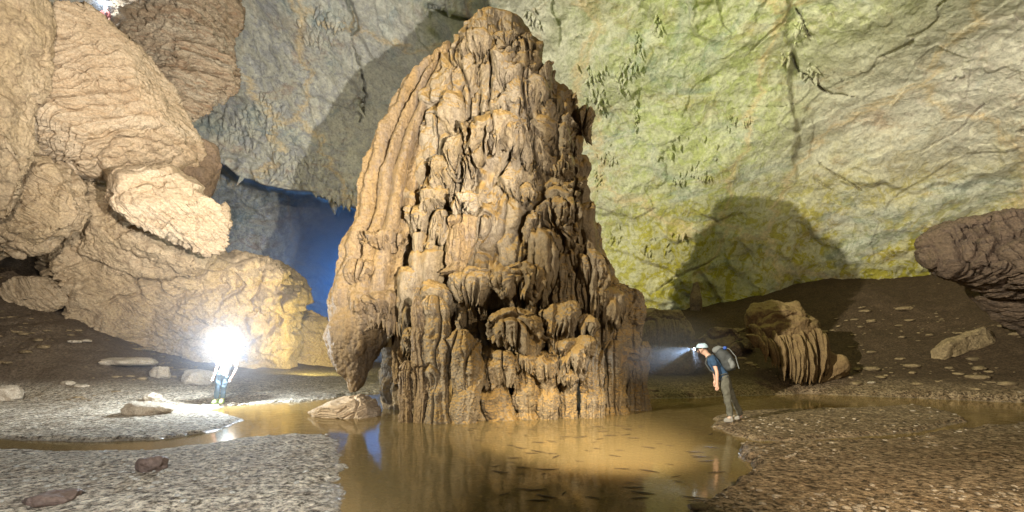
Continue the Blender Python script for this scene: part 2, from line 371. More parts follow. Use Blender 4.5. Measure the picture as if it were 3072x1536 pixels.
def slope_h(x, y):
    r = wt[nC]+wt[nC+1]*x+wt[nC+2]*y
    for i in range(nC): r = r+wt[i]*U((x-cp[i, 0])**2+(y-cp[i, 1])**2)
    return r
def height(x, y):
    p = np.stack([x, y, 0*x], -1)
    wob = .14*fbm(p*1.4, 4, 3)+.09*fbm(p*6, 4, 4, .65)
    sc_d = np.clip(y/10, .5, 1.6)
    h = np.full(x.shape, -.14)+.02*fbm(p*.8, 3, 8)
    for k, (bk, H, w) in enumerate(((bankA, .05, .60), (bankB, .06, .25), (bankC, .085, .22), (bankD, .13, .18), (bankE, .10, .35))):
        sd = poly_sd(x, y, bk)+wob*sc_d*(2. if k in (0, 3) else 1.)
        g = -.14+(.14+H)*sst(-w, w, sd)
        h = np.maximum(h, g+.04*sst(0, 2.5, sd))
    land = sst(-.02, .08, h)
    S = slope_h(x, y); S = np.maximum(S, 0)
    shore = np.minimum(sst(11.5, 14.5, y), 1)
    bump_ = .035*fbm(p*1.1, 4, 11)+.02*fbm(p*4, 4, 12)+.010*np.abs(fbm(p*13, 3, 13))
    h = h+land*(bump_+.03*(.5-worley(p*3.1+.4*fbm(p*3, 2, 5)[..., None], 6))*sst(.1, -.3, fbm(p*.5, 3, 9)))
    sl = S*shore*land
    rid = (.30*fbm(p*np.array([.5, .5, 1]), 5, 21)+.10*np.abs(fbm(p*np.array([1.6, .7, 1]), 4, 23))+.10*(.5-worley(p*1.1+.6*fbm(p, 2, 24)[..., None], 25)))*sst(.3, 2.0, sl)
    return h+sl+rid
pxs = np.concatenate([np.linspace(-1500, -120, 60, endpoint=False), np.linspace(-120, 1144, 1000), np.linspace(1145, 2500, 60)])
inv = np.concatenate([np.linspace(1/1.2, 1/3.0, 50, endpoint=False), np.linspace(1/3.0, 1/12., 420, endpoint=False), np.linspace(1/12., 1/45., 240)])
Ys = 1/inv
XX = (pxs[None]-CX)/F*Ys[:, None]; YY = Ys[:, None]+0*XX
mb = MB(); HH = height(XX, YY); mb.grid(np.stack([XX, YY, HH], -1))
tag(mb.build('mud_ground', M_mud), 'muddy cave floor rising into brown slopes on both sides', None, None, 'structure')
mb = MB(); gx, gy = np.meshgrid(np.linspace(-60, 60, 60), np.linspace(-14, 1.6, 20)); gy2 = gy
mb.grid(np.stack([gx, gy, .1+.05*fbm(np.stack([gx, gy, 0*gx], -1), 2, 2)], -1))
tag(mb.build('mud_floor', M_mud), 'mud floor behind the viewpoint', None, None, 'structure')
mb = MB(); gx, gy = np.meshgrid(np.linspace(-40, 40, 50), np.linspace(-5, 34, 50)); mb.grid(np.stack([gx, gy, 0*gx], -1))
tag(mb.build('water', M_water), 'shallow brown cave pool and stream', None, None, 'structure')
def hgt(x, y): return float(height(np.array([[x]]), np.array([[y]]))[0, 0])

# ------------------------------------------------------------------ cave wall
wc = [(-200, -300, 12), (200, -300, 14), (512, -300, 15), (800, -300, 12), (1200, -300, 9), (-200, 0, 22), (0, 0, 24), (130, 0, 25), (250, 0, 25), (400, 0, 23), (512, 0, 22), (645, 0, 20), (790, 0, 18.5), (900, 0, 17), (1024, 0, 15.5), (1250, 0, 12),
      (250, 90, 29), (330, 90, 28), (400, 90, 27), (512, 100, 26), (645, 120, 24.5), (790, 120, 22.5), (900, 120, 21), (1024, 120, 18.5), (1250, 120, 14),
      (-200, 200, 24), (0, 200, 28), (200, 200, 31), (300, 185, 31), (400, 200, 31), (512, 220, 31), (645, 220, 27), (790, 200, 25.5), (900, 220, 24), (1024, 220, 21.5), (1250, 220, 16),
      (-200, 330, 26), (0, 320, 28), (200, 320, 31), (400, 320, 33), (512, 320, 32), (645, 310, 28), (790, 290, 27.5), (900, 290, 25.5), (1024, 300, 23.5), (1250, 300, 18), (645, 420, 30), (1024, 420, 26), (200, 420, 32), (1250, 420, 20)]
wcp = np.array([(a/100, b/100) for a, b, c in wc]); wcz = np.array([c for a, b, c in wc], float)
n2_ = len(wcp); B_ = np.zeros((n2_+3, n2_+3)); B_[:n2_, :n2_] = U(((wcp[:, None]-wcp[None])**2).sum(-1))+np.eye(n2_)*.02
B_[:n2_, n2_] = 1; B_[:n2_, n2_+1:] = wcp; B_[n2_, :n2_] = 1; B_[n2_+1:, :n2_] = wcp.T
ww = np.linalg.solve(B_, np.concatenate([wcz, [0, 0, 0]]))
def wallbase(px, py):
    x, y = px/100, py/100; r = ww[n2_]+ww[n2_+1]*x+ww[n2_+2]*y
    for i in range(n2_): r = r+ww[i]*U((x-wcp[i, 0])**2+(y-wcp[i, 1])**2)
    return r
def seg_d(px, py, line):
    d = np.full(px.shape, 1e9); side = np.zeros(px.shape)
    for (a, b) in zip(line[:-1], line[1:]):
        a = np.array(a, float); b = np.array(b, float); e = b-a
        t = np.clip(((px-a[0])*e[0]+(py-a[1])*e[1])/(e@e), 0, 1); dx = px-a[0]-t*e[0]; dy = py-a[1]-t*e[1]; q = np.hypot(dx, dy)
        s_ = np.sign(e[0]*(py-a[1])-e[1]*(px-a[0])); side = np.where(q < d, s_, side); d = np.minimum(d, q)
    return d, side
cracks = [([dd(878, -20), dd(890, 60), dd(905, 130), dd(912, 200), dd(915, 260), dd(905, 300)], 3.2, 1.6),
          ([dd(740, 230), dd(830, 255), dd(880, 270), dd(915, 265)], 1.6, .6), ([dd(1080, 15), dd(1130, 40), dd(1180, 50), dd(1240, 40)], 3.0, 1.0),
          ([dd(1985, 130), dd(2010, 180), dd(2060, 215), dd(2100, 235), dd(2160, 245)], 2.2, .9), ([dd(2060, 400), dd(2100, 430), dd(2170, 475)], 1.6, .6),
          ([dd(2000, 20), dd(2020, 70), dd(2035, 90)], 3, .7), ([dd(1850, 275), dd(1930, 268), dd(1985, 255)], 1.4, .6), ([dd(2200, 115), dd(2230, 150)], 1.3, .5),
          ([dd(2090, 180), dd(2120, 205)], 1.0, .5), ([dd(1500, 640), dd(1540, 600)], 2, .5), ([dd(1880, 120), dd(1950, 60), dd(1985, 20)], 1., .4),
          ([dd(2060, 450), dd(2110, 490)], 1.2, .5), ([dd(2330, 600), dd(2400, 635)], 1.5, .5), ([dd(1635, 740), dd(1700, 700), dd(1800, 650)], 1.5, .5),
          ([dd(640, 260), dd(700, 300), dd(760, 380), dd(800, 400)], 1.4, .7), ([dd(560, 500), dd(640, 530), dd(700, 520)], 1.2, .9), ([dd(2330, 380), dd(2420, 320), dd(2480, 260)], .9, .35)]
lipline = [dd(440, 330), dd(540, 410), dd(620, 450), dd(720, 480), dd(800, 492), dd(895, 527), dd(1000, 560)]
def wallpt(px, py):
    Y = wallbase(px, py)
    ld, ls = seg_d(px, py, lipline)
    lw = ld*ls+4*fbm(np.stack([px/14, py/14, 0*px], -1), 3, 77)
    Y = Y+sst(-2, 7, lw)*sst(560, 380, px)*sst(60, 150, px)*12
    P = np.stack([(px-CX)/F*Y, Y, CH+(HY-py)/F*Y], -1)
    q = fbm(P*.10, 3, 50)*1.5+.34*fbm(P*np.array([.35, .35, .5]), 5, 51)
    # slanting ledges: broken plates
    rot = P@np.array([.55, .2, .8])*.55+1.4*fbm(P*.22, 4, 52); w = rot-np.floor(rot)
    q = q+.26*np.where(w < .86, w/.86, (1-w)/.14)*sst(-.25, .3, fbm(P*.16, 3, 53))
    q = q+plates(P, .28, .19, 63, (1, .6, .8))+plates(P, .9, .11, 64, (1, .6, 1.4), .8)*sst(-.3, .2, fbm(P*.13, 2, 65))
    rid = 1-np.abs(fbm(P*.9, 4, 54))*2
    q = q+.10*rid*sst(-.1, .4, fbm(P*.2, 2, 55))
    q = q+.09*(worley(P*1.7, 56)-.5)*sst(-.1, .3, fbm(P*.25, 2, 57))
    crag = sst(560, 380, px)*sst(180, 240, px)*sst(60, 100, py)*sst(-60, -10, lw)*sst(9, 2, lw)
    q = q+crag*(.45*(worley(P*np.array([1.1, 1.1, .8]), 58)-.45)+.3*fbm(P*2.2, 4, 59)+plates(P, 1.4, .3, 67))
    for ln, wd, dp in cracks:
        d, s_ = seg_d(px+10*fbm(P*.55, 5, 60, .6), py+5*fbm(P*.6, 4, 69, .6), ln); q = q+.7*dp*np.maximum(0, 1-d/(wd*.75*np.maximum(.2, .75+1.3*fbm(P*.7, 3, 68))))*.8
    # slab edge down the right wall
    ed = px-(788+.02*py)+16*fbm(P*.35, 5, 62, .6); q = q+.30*sst(-1, 5, ed)*sst(340, 150, py)*sst(90, 10, ed)*sst(-.3, .2, fbm(P*.2, 2, 66))
    k = 1+q/Y
    out = P.copy(); out[..., 0] = P[..., 0]*k; out[..., 1] = P[..., 1]*k; out[..., 2] = CH+(P[..., 2]-CH)*k
    return out
wx = np.concatenate([np.linspace(-500, -40, 40, endpoint=False), np.linspace(-40, 1064, 900), np.linspace(1066, 1700, 50)])
wy = np.concatenate([np.linspace(-420, -30, 45, endpoint=False), np.linspace(-30, 330, 330, endpoint=False), np.linspace(330, 440, 40)])
GX, GY = np.meshgrid(wx, wy)
mb = MB(); mb.grid(wallpt(GX, GY))
def spike(mb, p, r, ln, s, lean=(0, 0), k=7):
    rs = np.array([.8, 1, .75, .42, .04]); zs = np.array([.25, 0, -.35, -.7, -1])
    th = np.linspace(0, 2*math.pi, k, endpoint=False); rr = np.random.RandomState(s)
    j = 1+.35*(rr.rand(5, k)-.5)
    P = np.stack([p[0]+r*rs[:, None]*j*np.cos(th)+lean[0]*(-zs[:, None])*ln, p[1]+r*rs[:, None]*j*np.sin(th)+0*zs[:, None]+lean[1]*(-zs[:, None])*ln, p[2]+ln*zs[:, None]+0*th], -1)
    mb.grid(P, True)
patches = [(820, 55, 45, 30, 26), (790, 90, 25, 25, 10), (1340, 55, 22, 18, 14), (1655, 60, 14, 22, 12), (1605, 110, 10, 30, 12), (1585, 170, 25, 20, 12), (1500, 190, 30, 20, 16), (1500, 250, 22, 30, 18),
           (1535, 400, 22, 20, 16), (1510, 440, 14, 25, 12), (1600, 300, 8, 40, 10), (1740, 430, 18, 14, 9), (1770, 440, 18, 10, 8), (1700, 450, 20, 14, 8), (1840, 300, 14, 14, 5), (2020, 75, 18, 25, 12), (1975, 150, 16, 14, 8),
           (1880, 300, 14, 12, 5), (1625, 620, 20, 25, 6), (1690, 610, 20, 25, 5), (1545, 600, 20, 22, 6), (670, 270, 35, 28, 30), (690, 300, 25, 15, 18), (620, 330, 70, 40, 30), (560, 310, 60, 50, 30), (730, 410, 70, 40, 22), (790, 425, 45, 30, 18), (700, 430, 90, 20, 12),
           (860, 500, 60, 20, 30), (900, 262, 14, 25, 12), (1790, 370, 60, 50, 5), (1660, 400, 60, 40, 4), (1100, 20, 40, 12, 10), (2040, 180, 25, 20, 8), (1560, 210, 20, 30, 10)]
rs_ = np.random.RandomState(3)
for i, (a, b, sx, sy, n) in enumerate(patches):
    for j in range(int(n*1.4)):
        px, py = dd(a+rs_.randn()*sx*.55, b+rs_.randn()*sy*.6)
        P = wallpt(np.array([[px]]), np.array([[py]]))[0, 0]; d = (P-np.array([0, 0, CH])); Y = P[1]
        P = P-d/np.linalg.norm(d)*.05
        sz = (.07+.09*rs_.rand())*(Y/24)*(.62 if a > 1300 else 1); spike(mb, P, sz*(.8+.8*rs_.rand()), sz*(1.6+2.6*rs_.rand()), i*100+j, (rs_.randn()*.3, rs_.randn()*.2), 8)
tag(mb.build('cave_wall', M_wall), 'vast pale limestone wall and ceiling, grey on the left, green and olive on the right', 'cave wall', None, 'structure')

# ------------------------------------------------------------------ giant stalagmite
root = empty('giant_stalagmite', (0, 13, 0), 'towering tan dripstone stalagmite with stacked fluted canopies rising from the pool', 'stalagmite')
body_rows = [(25, 474, 516), (27, 466, 525), (34, 460, 533), (52, 451, 539), (66, 441, 547), (87, 429, 563), (115, 416, 578), (159, 400, 586), (191, 391, 592), (223, 384, 601), (262, 378, 612), (290, 374, 627), (314, 380, 635), (335, 386, 641), (378, 380, 640), (412, 376, 638)]
bYc = lambda py: np.interp(py, [20, 120, 412], [13.0, 13.1, 13.2])
bb_ = lambda py: np.interp(py, [20, 24, 32, 66, 120, 200, 260, 330, 412], [.5, .6, .9, 1.25, 1.7, 2.0, 2.0, 1.5, 1.3])
def body_disp(P, th, t):
    d = .10*fbm(S3(P, 2.6, 2.6, .45), 4, 31)
    w = worley(S3(P, 1.5, 1.5, .75)+.35*fbm(P*1.5, 2, 30)[..., None], 32); d = d+.50*(.5-w)
    w2 = worley(S3(P, 4.2, 4.2, 2.0), 33); d = d+.20*(.5-w2)
    fl = np.abs(vn(S3(P, 9, 9, .8), 34)); d = d+.11*fl*sst(-.3, .3, fbm(P*.9, 2, 35))
    d = d+.028*(.5-worley(P*14, 36))
    return d*sst(0, .06, t)
mb = MB()
loft(mb, body_rows, bYc, bb_, 760, 760, body_disp, inset=.14, wth=True, backd=1.)
brz = np.array(body_rows, float)
def surf(px, py):
    """point of the undisplaced body front seen at a pixel"""
    Y = 11.5
    for _ in range(12):
        z = CH+(HY-py)/F*Y; pr = HY-(z-CH)*F/13.1
        yc = float(bYc(pr)); b = float(bb_(pr)); l = np.interp(pr, brz[:, 0], brz[:, 1]); r = np.interp(pr, brz[:, 0], brz[:, 2])
        k = math.sqrt(yc*yc-b*b); xc = ((l+r)/2-CX)/F*yc; a = (r-l)/2/F*k; x = (px-CX)/F*Y
        u = min(.97, abs((x-xc)/a)); Y = .5*Y+.5*(yc-b*math.sqrt(1-u*u))
    return np.array([(px-CX)/F*Y, Y, CH+(HY-py)/F*Y]), (x-xc)/a

def canopy(mb, c, W, D, dome, drape, s, nth=200, nr=90, flutes=17, taper=.5, fine=1.):
    rr = np.random.RandomState(s); th = np.linspace(0, 2*math.pi, nth, endpoint=False); q = np.linspace(0, 1, nr)
    def per(k, sd):
        P = np.stack([np.cos(th)*k/6.28+sd*3.1, np.sin(th)*k/6.28, 0*th], -1); return P
    f1 = 1-np.abs(vn(per(flutes*1.5, s), s))*2.4; f2 = 1-np.abs(vn(per(flutes*3.2, s+5), s+2))*2.4
    flt = .65*f1+.35*f2
    ln = .72+.30*vn(per(flutes*.35, s+9), s+3)+.16*f1
    big = 1+.16*vn(per(4, s+11), s+4)
    split = .40; r = np.empty((nr, nth)); z = np.empty((nr, nth))
    for i, qq in enumerate(q):
        if qq < split:
            a = qq/split*math.pi/2; r[i] = np.sin(a)**.85*big; z[i] = -dome*(1-math.cos(a)**1.2 if a < 1.57 else 1); w = 0
            r[i] *= 1+.05*flt*(qq/split)**2
        else:
            w = (qq-split)/(1-split); wl = np.minimum(w*1.15, 1)
            env = big*(1-taper*wl**1.5)
            r[i] = env*(1+.05*flt*(1-wl)+.30*flt*sst(0, .4, np.array(w)))
            z[i] = -dome-drape*(ln+.22*flt)*wl
            if w > .87: k = (w-.87)/.13; r[i] *= 1-.75*k; z[i] += drape*.25*k
    P = np.stack([c[0]+W*r*np.sin(th), c[1]-D*r*np.cos(th), c[2]+z], -1)
    n = np.stack([np.sin(th)+0*r, -np.cos(th)+0*r, 0*r], -1); n[..., 2] = sst(.4, 0., q)[:, None]; n /= np.linalg.norm(n, axis=-1, keepdims=True)
    sz = max(W, .1); d = .10*W*fbm(P*1.6/sz, 4, s+20)*fine+.11*W*(.5-worley(S3(P, 1, 1, .8)*3.2/sz, s+21))*fine+.05*W*(.5-worley(P*9/sz, s+22))*fine+.035*fbm(P*8, 3, 7)+.03*(.5-worley(P*16, 8))
    P = P+n*d[..., None]; mb.grid(weather(P) if c[0] < 6 and c[1] < 16 else P, True)
def pillar(mb, x, y, z0, z1, r0, r1, s, nth=120, nz=200, bumpy=.18, fl=.10, n_b=5):
    """bottom radius r0, top r1"""
    t = np.linspace(0, 1, nz); th = np.linspace(0, 2*math.pi, nth, endpoint=False); z = z0+(z1-z0)*t
    r = (r0+(r1-r0)*t)*np.sqrt(np.clip((1-t)/.10, 0, 1))*(1+.25*np.exp(-t/.03))
    n_b = n_b*.55; bz = np.stack([t*n_b+s, 0*t, 0*t], -1); r = r*(1+bumpy*(np.abs(vn(bz, s))*1.6-.4))
    X = x+.35*r0*vn(bz*.7+7, s+1); Yv = y+.2*r0*vn(bz*.7+9, s+2)
    P = np.stack([X[:, None]+r[:, None]*np.cos(th), Yv[:, None]+r[:, None]*np.sin(th), z[:, None]+0*th], -1)
    n = np.stack([np.cos(th)+0*P[..., 0], np.sin(th)+0*P[..., 0], 0*P[..., 0]], -1)
    sz = max(r0, r1)
    fv = np.abs(vn(np.stack([np.cos(th)*3.2+0*P[..., 0], np.sin(th)*3.2+0*P[..., 0], P[..., 2]*.7+s], -1), s+3)); d0 = .22*sz*fbm(P*1.1/sz+s, 3, s+9)
    d = d0+2.2*fl*sz*(fv*2.2-.5)+.20*sz*(.5-worley(S3(P, 1, 1, .55)*1.9/sz, s+4))+.09*sz*(.5-worley(P*6/sz, s+5))+.022*(.5-worley(P*22, s+6))
    P = P+n*d[..., None]; P[0] = P[0].mean(0); P[-1] = P[-1].mean(0); mb.grid(weather(P), True)

# small dripstone tufts all over the upper body belong to its surface
rs2 = np.random.RandomState(11)
n_t = 0
for k in range(1350):
    py = 38+rs2.rand()**.9*257; l = np.interp(py, brz[:, 0], brz[:, 1]); r = np.interp(py, brz[:, 0], brz[:, 2]); u = rs2.rand()
    px = l+(r-l)*(.06+.88*u)
    wingedge = np.interp(py, [30, 100, 160, 200, 260, 300], [462, 445, 432, 424, 412, 402])
    if px < wingedge+2: continue
    p, uu = surf(px, py); W = (.055+.33*rs2.rand()**4)*(1.0 if py > 120 else .6)
    if float(fbm(p[None]*np.array([.8, .8, .5]), 2, 91)[0]) < -.12: continue
    if rs2.rand() < .5:
        p[1] -= .05+.35*rs2.rand(); p[2] += .1; canopy(mb, p, W*(.7+.7*rs2.rand()), W*.9, W*(.3+.4*rs2.rand()), W*(1.2+4.*rs2.rand()**1.5), 1000+k, 40, 24, 6+int(rs2.rand()*4), .35+.3*rs2.rand())
    else:
        W = min(W, .2); ln = W*(4+9*rs2.rand()); pillar(mb, p[0], p[1]+.02, p[2]-ln, p[2], W*.32, W*.55, 2000+k, 20, 44, .35, .1, 3+rs2.rand()*3)
mb.build('body', M_stal, root)

# left wing of smooth ribbed flowstone
wing_rows = [(50, 440, 458), (56, 435, 462), (66, 426, 462), (95, 402, 456), (139, 377, 446), (183, 362, 434), (223, 356, 424), (262, 343, 416), (294, 333, 414), (318, 327, 410), (338, 322, 386), (358, 328, 375), (374, 337, 369), (385, 345, 365), (392, 351, 360)]
def wing_disp(P, th, t):
    s = th/1.9
    # ribs run down the wing, drifting slowly across it
    u = s*8.+.5*vn(np.stack([t*3, s, 0*t], -1), 40)+.25*vn(np.stack([t*11, s*3, 0*t], -1), 39)
    rib = np.abs(np.sin(u*math.pi*.5))
    rib = .6*rib+.4*np.abs(np.sin(s*4.1+.6)); d = .38*(rib-.6)*sst(.80, .6, t)*sst(0.0, .12, t)
    # necklace-like beads along one rib
    bead = np.exp(-((s-.55)/.10)**2)*np.abs(np.sin(t*70+3*np.sin(t*9)))*.14*sst(.62, .5, t)
    d = d+bead+.09*fbm(S3(P, 3, 3, .8), 4, 41)+.12*(.5-worley(S3(P, 4, 4, 2), 42))+.05*(.5-worley(P*9, 43))
    # ledge where the flow steps over
    for tc, a in ((.57, .10), (.73, .12)):
        tt = t-tc-.03*vn(np.stack([s*4, 0*s, 0*s], -1), 44); d = d+a*np.exp(-np.maximum(-tt, 0)*22)*sst(.045, -.01, tt)
    low = sst(.74, .80, t); d = d+low*(.14*(np.abs(vn(S3(P, 2.6, 2.6, .5), 45))*2-.5)+.1*(.5-worley(S3(P, 2.5, 2.5, 1.2), 46)))*sst(1, .93, t)
    return d
mb = MB(); loft(mb, wing_rows, lambda p: np.interp(p, [50, 150, 300, 392], [12.9, 12.6, 12.2, 12.1]), lambda p: np.interp(p, [50, 60, 150, 300, 350, 392], [.3, .6, .85, .85, .6, .2]), 520, 640, wing_disp, inset=.09)
mb.build('flowstone_wing', M_wing, root)

big_can = []
def can(pt, hw, bot, s, out=.15, dk=.85, dome=.35, mat=M_stal, name='canopy', **k):
    px, py = pt; p, uu = surf(px, py); wing = out == 'w'; p = np.array(at(px, py, 11.65)) if wing else p; out = .25 if wing else out; dk = .55 if wing else dk; mat = M_wing if wing else mat; name = 'ledge' if wing else name; Y = p[1]-out; Y = min(Y, float(np.interp(py, [240, 265, 300, 335], [12.2, 11.3, 11.0, 10.62]))) if px < 600 and not wing else Y; W = hw/F*Y; dr = (bot[1]-py)/F*Y
    c = np.array([(px-CX)/F*Y, Y+W*dk*.25, CH+(HY-py)/F*Y])
    mb = MB(); canopy(mb, c, W, W*dk, dr*dome, dr*(1-dome)/.85, s, **k); mb.build(name, mat, root)
h4 = .2163; h3 = .1988
for i, (fn, X, Y_, hw, yb, out, kw) in enumerate([
        (d4, 930, 138, 122, 285, .55, {}), (d4, 725, 165, 98, 305, .45, {}), (d4, 548, 238, 92, 360, .35, {}),
        (d4, 300, 262, 150, 425, 'w', dict(taper=.55, flutes=24)), (d4, 305, -15, 120, 75, 'w', dict(taper=.8, flutes=24)), (d4, 200, 120, 80, 250, 'w', dict(taper=.8)),
        (d4, 912, 345, 120, 530, .85, dict(taper=.35)), (d4, 1128, 308, 92, 515, .70, dict(taper=.3)), (d4, 1180, 480, 82, 648, .95, dict(taper=.35)),
        (d4, 1275, 85, 100, 245, .40, {}), (d4, 1315, 240, 45, 340, .35, {}), (d4, 1255, 385, 50, 470, .4, {}), (d4, 455, 150, 95, 300, .2, dict(taper=.6)),
        (d4, 690, 495, 64, 610, .9, dict(taper=.25)), (d4, 838, 575, 84, 700, .9, dict(taper=.3)), (d4, 968, 548, 54, 640, .8, dict(taper=.25)), (d4, 1072, 560, 50, 660, .8, {}), (d4, 548, 480, 62, 590, .8, dict(taper=.3)), (d4, 520, 640, 60, 740, .8, {}), (d4, 430, 430, 42, 540, .7, {}), (d4, 1165, 640, 38, 700, .8, {}), (d4, 1250, 470, 46, 560, .6, {}), (d4, 860, 540, 60, 640, .5, {}), (d4, 1060, 560, 60, 660, .55, {}), (d4, 1370, 530, 50, 640, .25, {}), (d4, 1400, 215, 50, 330, .1, {}), (d4, 1455, 370, 45, 480, .1, {}),
        (d3, 1240, 995, 128, 1170, .6, {}), (d3, 1090, 1095, 62, 1190, .5, {}), (d3, 728, 945, 78, 1095, .45, {}), (d3, 860, 600, 170, 780, .35, dict(flutes=26)), (d3, 1010, 640, 75, 800, .4, {}),
        (d3, 985, 335, 95, 470, .3, dict(flutes=20)), (d3, 1000, 420, 68, 610, .4, dict(taper=.75)), (d3, 1080, 400, 85, 520, .15, {}), (d3, 725, 690, 88, 860, .3, {}), (d3, 608, 790, 55, 900, .25, {}), (d3, 870, 500, 60, 600, .15, {}),
        (d3, 1110, 620, 60, 720, .3, {}), (d3, 1180, 790, 58, 880, .3, {}), (d3, 1255, 790, 55, 900, .2, {}), (d3, 985, 860, 50, 980, .3, {}), (d3, 1050, 900, 38, 1010, .3, {}), (d3, 505, 1050, 50, 1150, .25, {}), (d3, 575, 920, 55, 1010, .2, {}),
        (d3, 1125, 500, 55, 600, .2, {}), (d3, 1330, 560, 60, 680, .1, {}), (d3, 1210, 450, 70, 560, .1, {}), (d3, 790, 200, 80, 300, .1, {}), (d3, 950, 150, 90, 240, .1, {}), (d3, 1310, 900, 60, 1000, .15, {}), (d3, 600, 1070, 60, 1200, .3, {})]):
    px, py = fn(X, Y_); can((px, py), hw*(h4 if fn is d4 else h3), fn(X, yb), 300+i, out, **kw)
# columns; (x centre, half width, top, bottom) in close-up coordinates
cols = [(400, 32, 435, 700, 'o'), (418, 26, 640, 876, 'o'), (474, 27, 350, 878, 'o'), (545, 55, 350, 880, 'g'), (690, 64, 500, 884, 'p'), (770, 17, 330, 640, 'g'), (835, 78, 570, 866, 'p'), (968, 50, 545, 862, 'p'), (1072, 44, 580, 862, 'p'),
        (1165, 35, 600, 856, 'p'), (1246, 40, 470, 856, 'g'), (1306, 22, 570, 852, 'g'), (1385, 50, 540, 838, 'g'), (1470, 36, 540, 820, 'g'), (905, 32, 240, 380, 'g'), (990, 30, 240, 380, 'g'), (1135, 22, 190, 330, 'g'), (1175, 20, 190, 330, 'g'), (1215, 24, 190, 350, 'g'), (1250, 22, 200, 390, 'g'),
        (680, 50, 330, 470, 'g'), (650, 48, 0, 190, 'o'), (940, 30, 520, 640, 'g'), (1340, 34, 330, 560, 'g'), (1400, 32, 330, 600, 'g'), (1450, 30, 420, 600, 'g'), (1300, 24, 440, 600, 'g')]
for i, (X, hw, yt, yb, st) in enumerate(cols):
    px, pb = d4(X, yb); _, pt = d4(X, yt); p, uu = surf(px, pt)
    if yb > 800:
        Yf = CH*F/(pb-HY); r = hw*h4/F*Yf; Y = Yf+r*.9; z0 = -.12
    else:
        Y = p[1]-.1 if X < 1280 else p[1]; r = hw*h4/F*Y; z0 = CH+(HY-pb)/F*Y
    x = (px-CX)/F*Y; z1 = CH+(HY-pt)/F*Y+.25
    mb = MB(); pillar(mb, x, Y, z0, z1, r*(.95 if yb > 800 else .8), r, 500+i, 150, 260, .22, .12 if st != 'p' else .05, 6)
    if yb > 800:
        mb2 = mb
    mb.build('column', M_wing if st == 'o' else M_stal, root)
# rear right flank and recess wall
for i, (X, hw, yt, yb) in enumerate([(1500, 30, 480, 800), (1425, 60, 240, 560), (1330, 40, 560, 840)]):
    px, pb = d4(X, yb); _, pt = d4(X, yt); Y = 12.6; r = hw*h4/F*Y; mb = MB()
    pillar(mb, (px-CX)/F*Y, Y, -.1 if yb > 700 else CH+(HY-pb)/F*Y, CH+(HY-pt)/F*Y, r, r, 560+i, 140, 240, .22, .12, 6); mb.build('column', M_stal, root)
# hanging icicle fringe under the wing ledge
mb = MB()
for k in range(46):
    X = 150+rs2.rand()*290; Y_ = 372+rs2.rand()*30+30*math.sin(X*.02); px, py = d4(X, Y_); Yd = 11.35-.0*X
    P = at(px, py, Yd+.35*abs(X-260)/200); ln = .18+.3*rs2.rand(); spike(mb, P, .05+.05*rs2.rand(), ln, 900+k, (0, 0), 9)
mb.build('drip_fringe', M_wing, root)

# ------------------------------------------------------------------ boulders and rock piles, left
def rockthing(name, label, cat, mat, outline, Y0, T, disp, group=None, nth=300, nph=190, **k):
    mb = MB(); blob(mb, outline, Y0, T, nth, nph, disp, **k); o = mb.build(name, mat); recenter(o); return tag(o, label, cat, group)
st1 = strata((-.5, .2, .85), 3.1, .24, .22, lambda P: .08+.92*sst(-.15, .2, fbm(P*.3, 3, 79)+.10*(P[..., 2]-9.5)-.06*(P[..., 0]+14)), 70)
rockthing('limestone_boulder', 'huge pale tan boulder with slanting layered ridges, high on the left above the rubble', 'boulder', M_bould,
    [d1(*p) for p in [(185, 60), (250, 0), (320, -30), (410, -10), (450, 45), (560, 130), (680, 230), (780, 380), (870, 520), (965, 690), (970, 780), (850, 850), (640, 915), (520, 905), (350, 885), (230, 820), (135, 720), (150, 600), (178, 400), (170, 200)]],
    18.5, 2.6, lambda P: lumps(P, .35, .28, 71)+st1(P)+plates(P, .5, .28, 72)+plates(P, 1.6, .09, 74)+.07*fbm(P*3.5, 4, 73), nth=520, nph=420, tilt=(.012, .01))
st2 = strata((-.4, .1, .9), 2.2, .30, .2, lambda P: 1+0*P[..., 0], 75)
rockthing('layered_rock', 'brown banded rock ledges jutting right beside the pale giant boulder at the top', 'rock', M_strata,
    [d1(*p) for p in [(500, 60), (600, -60), (820, -90), (1150, -60), (1185, 50), (1132, 110), (1142, 250), (1152, 400), (1060, 480), (930, 610), (850, 560), (780, 420), (640, 260)]],
    22.5, 2.4, lambda P: lumps(P, .35, .3, 76)+st2(P)+plates(P, .7, .35, 77, (1, 1, 2))+plates(P, 2, .1, 79, (1, 1, 3))+.06*fbm(P*3, 4, 78), nth=420, nph=320, tilt=(.01, -.01))
rockthing('rock_pillar', 'grainy tan rock pillar filling the far left edge from floor rubble to ceiling', 'rock', M_mass,
    [d1(*p) for p in [(-260, -200), (100, -200), (200, -40), (185, 150), (165, 330), (120, 500), (100, 660), (95, 800), (20, 950), (-100, 1150), (-260, 1150)]],
    15.5, 1.6, lambda P: lumps(P, .3, .4, 80)+.16*fbm(P*1.6, 5, 81)+plates(P, .8, .15, 82, (1.5, 1.5, .5))+.06*(.5-worley(P*7, 83)), nth=420, nph=300, c=d1(-40, 450))
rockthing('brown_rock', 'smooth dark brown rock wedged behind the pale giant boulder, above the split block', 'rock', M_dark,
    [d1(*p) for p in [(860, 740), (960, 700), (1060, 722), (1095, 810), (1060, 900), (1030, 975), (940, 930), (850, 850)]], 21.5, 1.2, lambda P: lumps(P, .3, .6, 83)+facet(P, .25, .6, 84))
st3 = strata((.75, .1, .6), 4.6, .15, .12, lambda P: sst(7.2, 6.2, P[..., 2]+.0*P[..., 0]), 85)
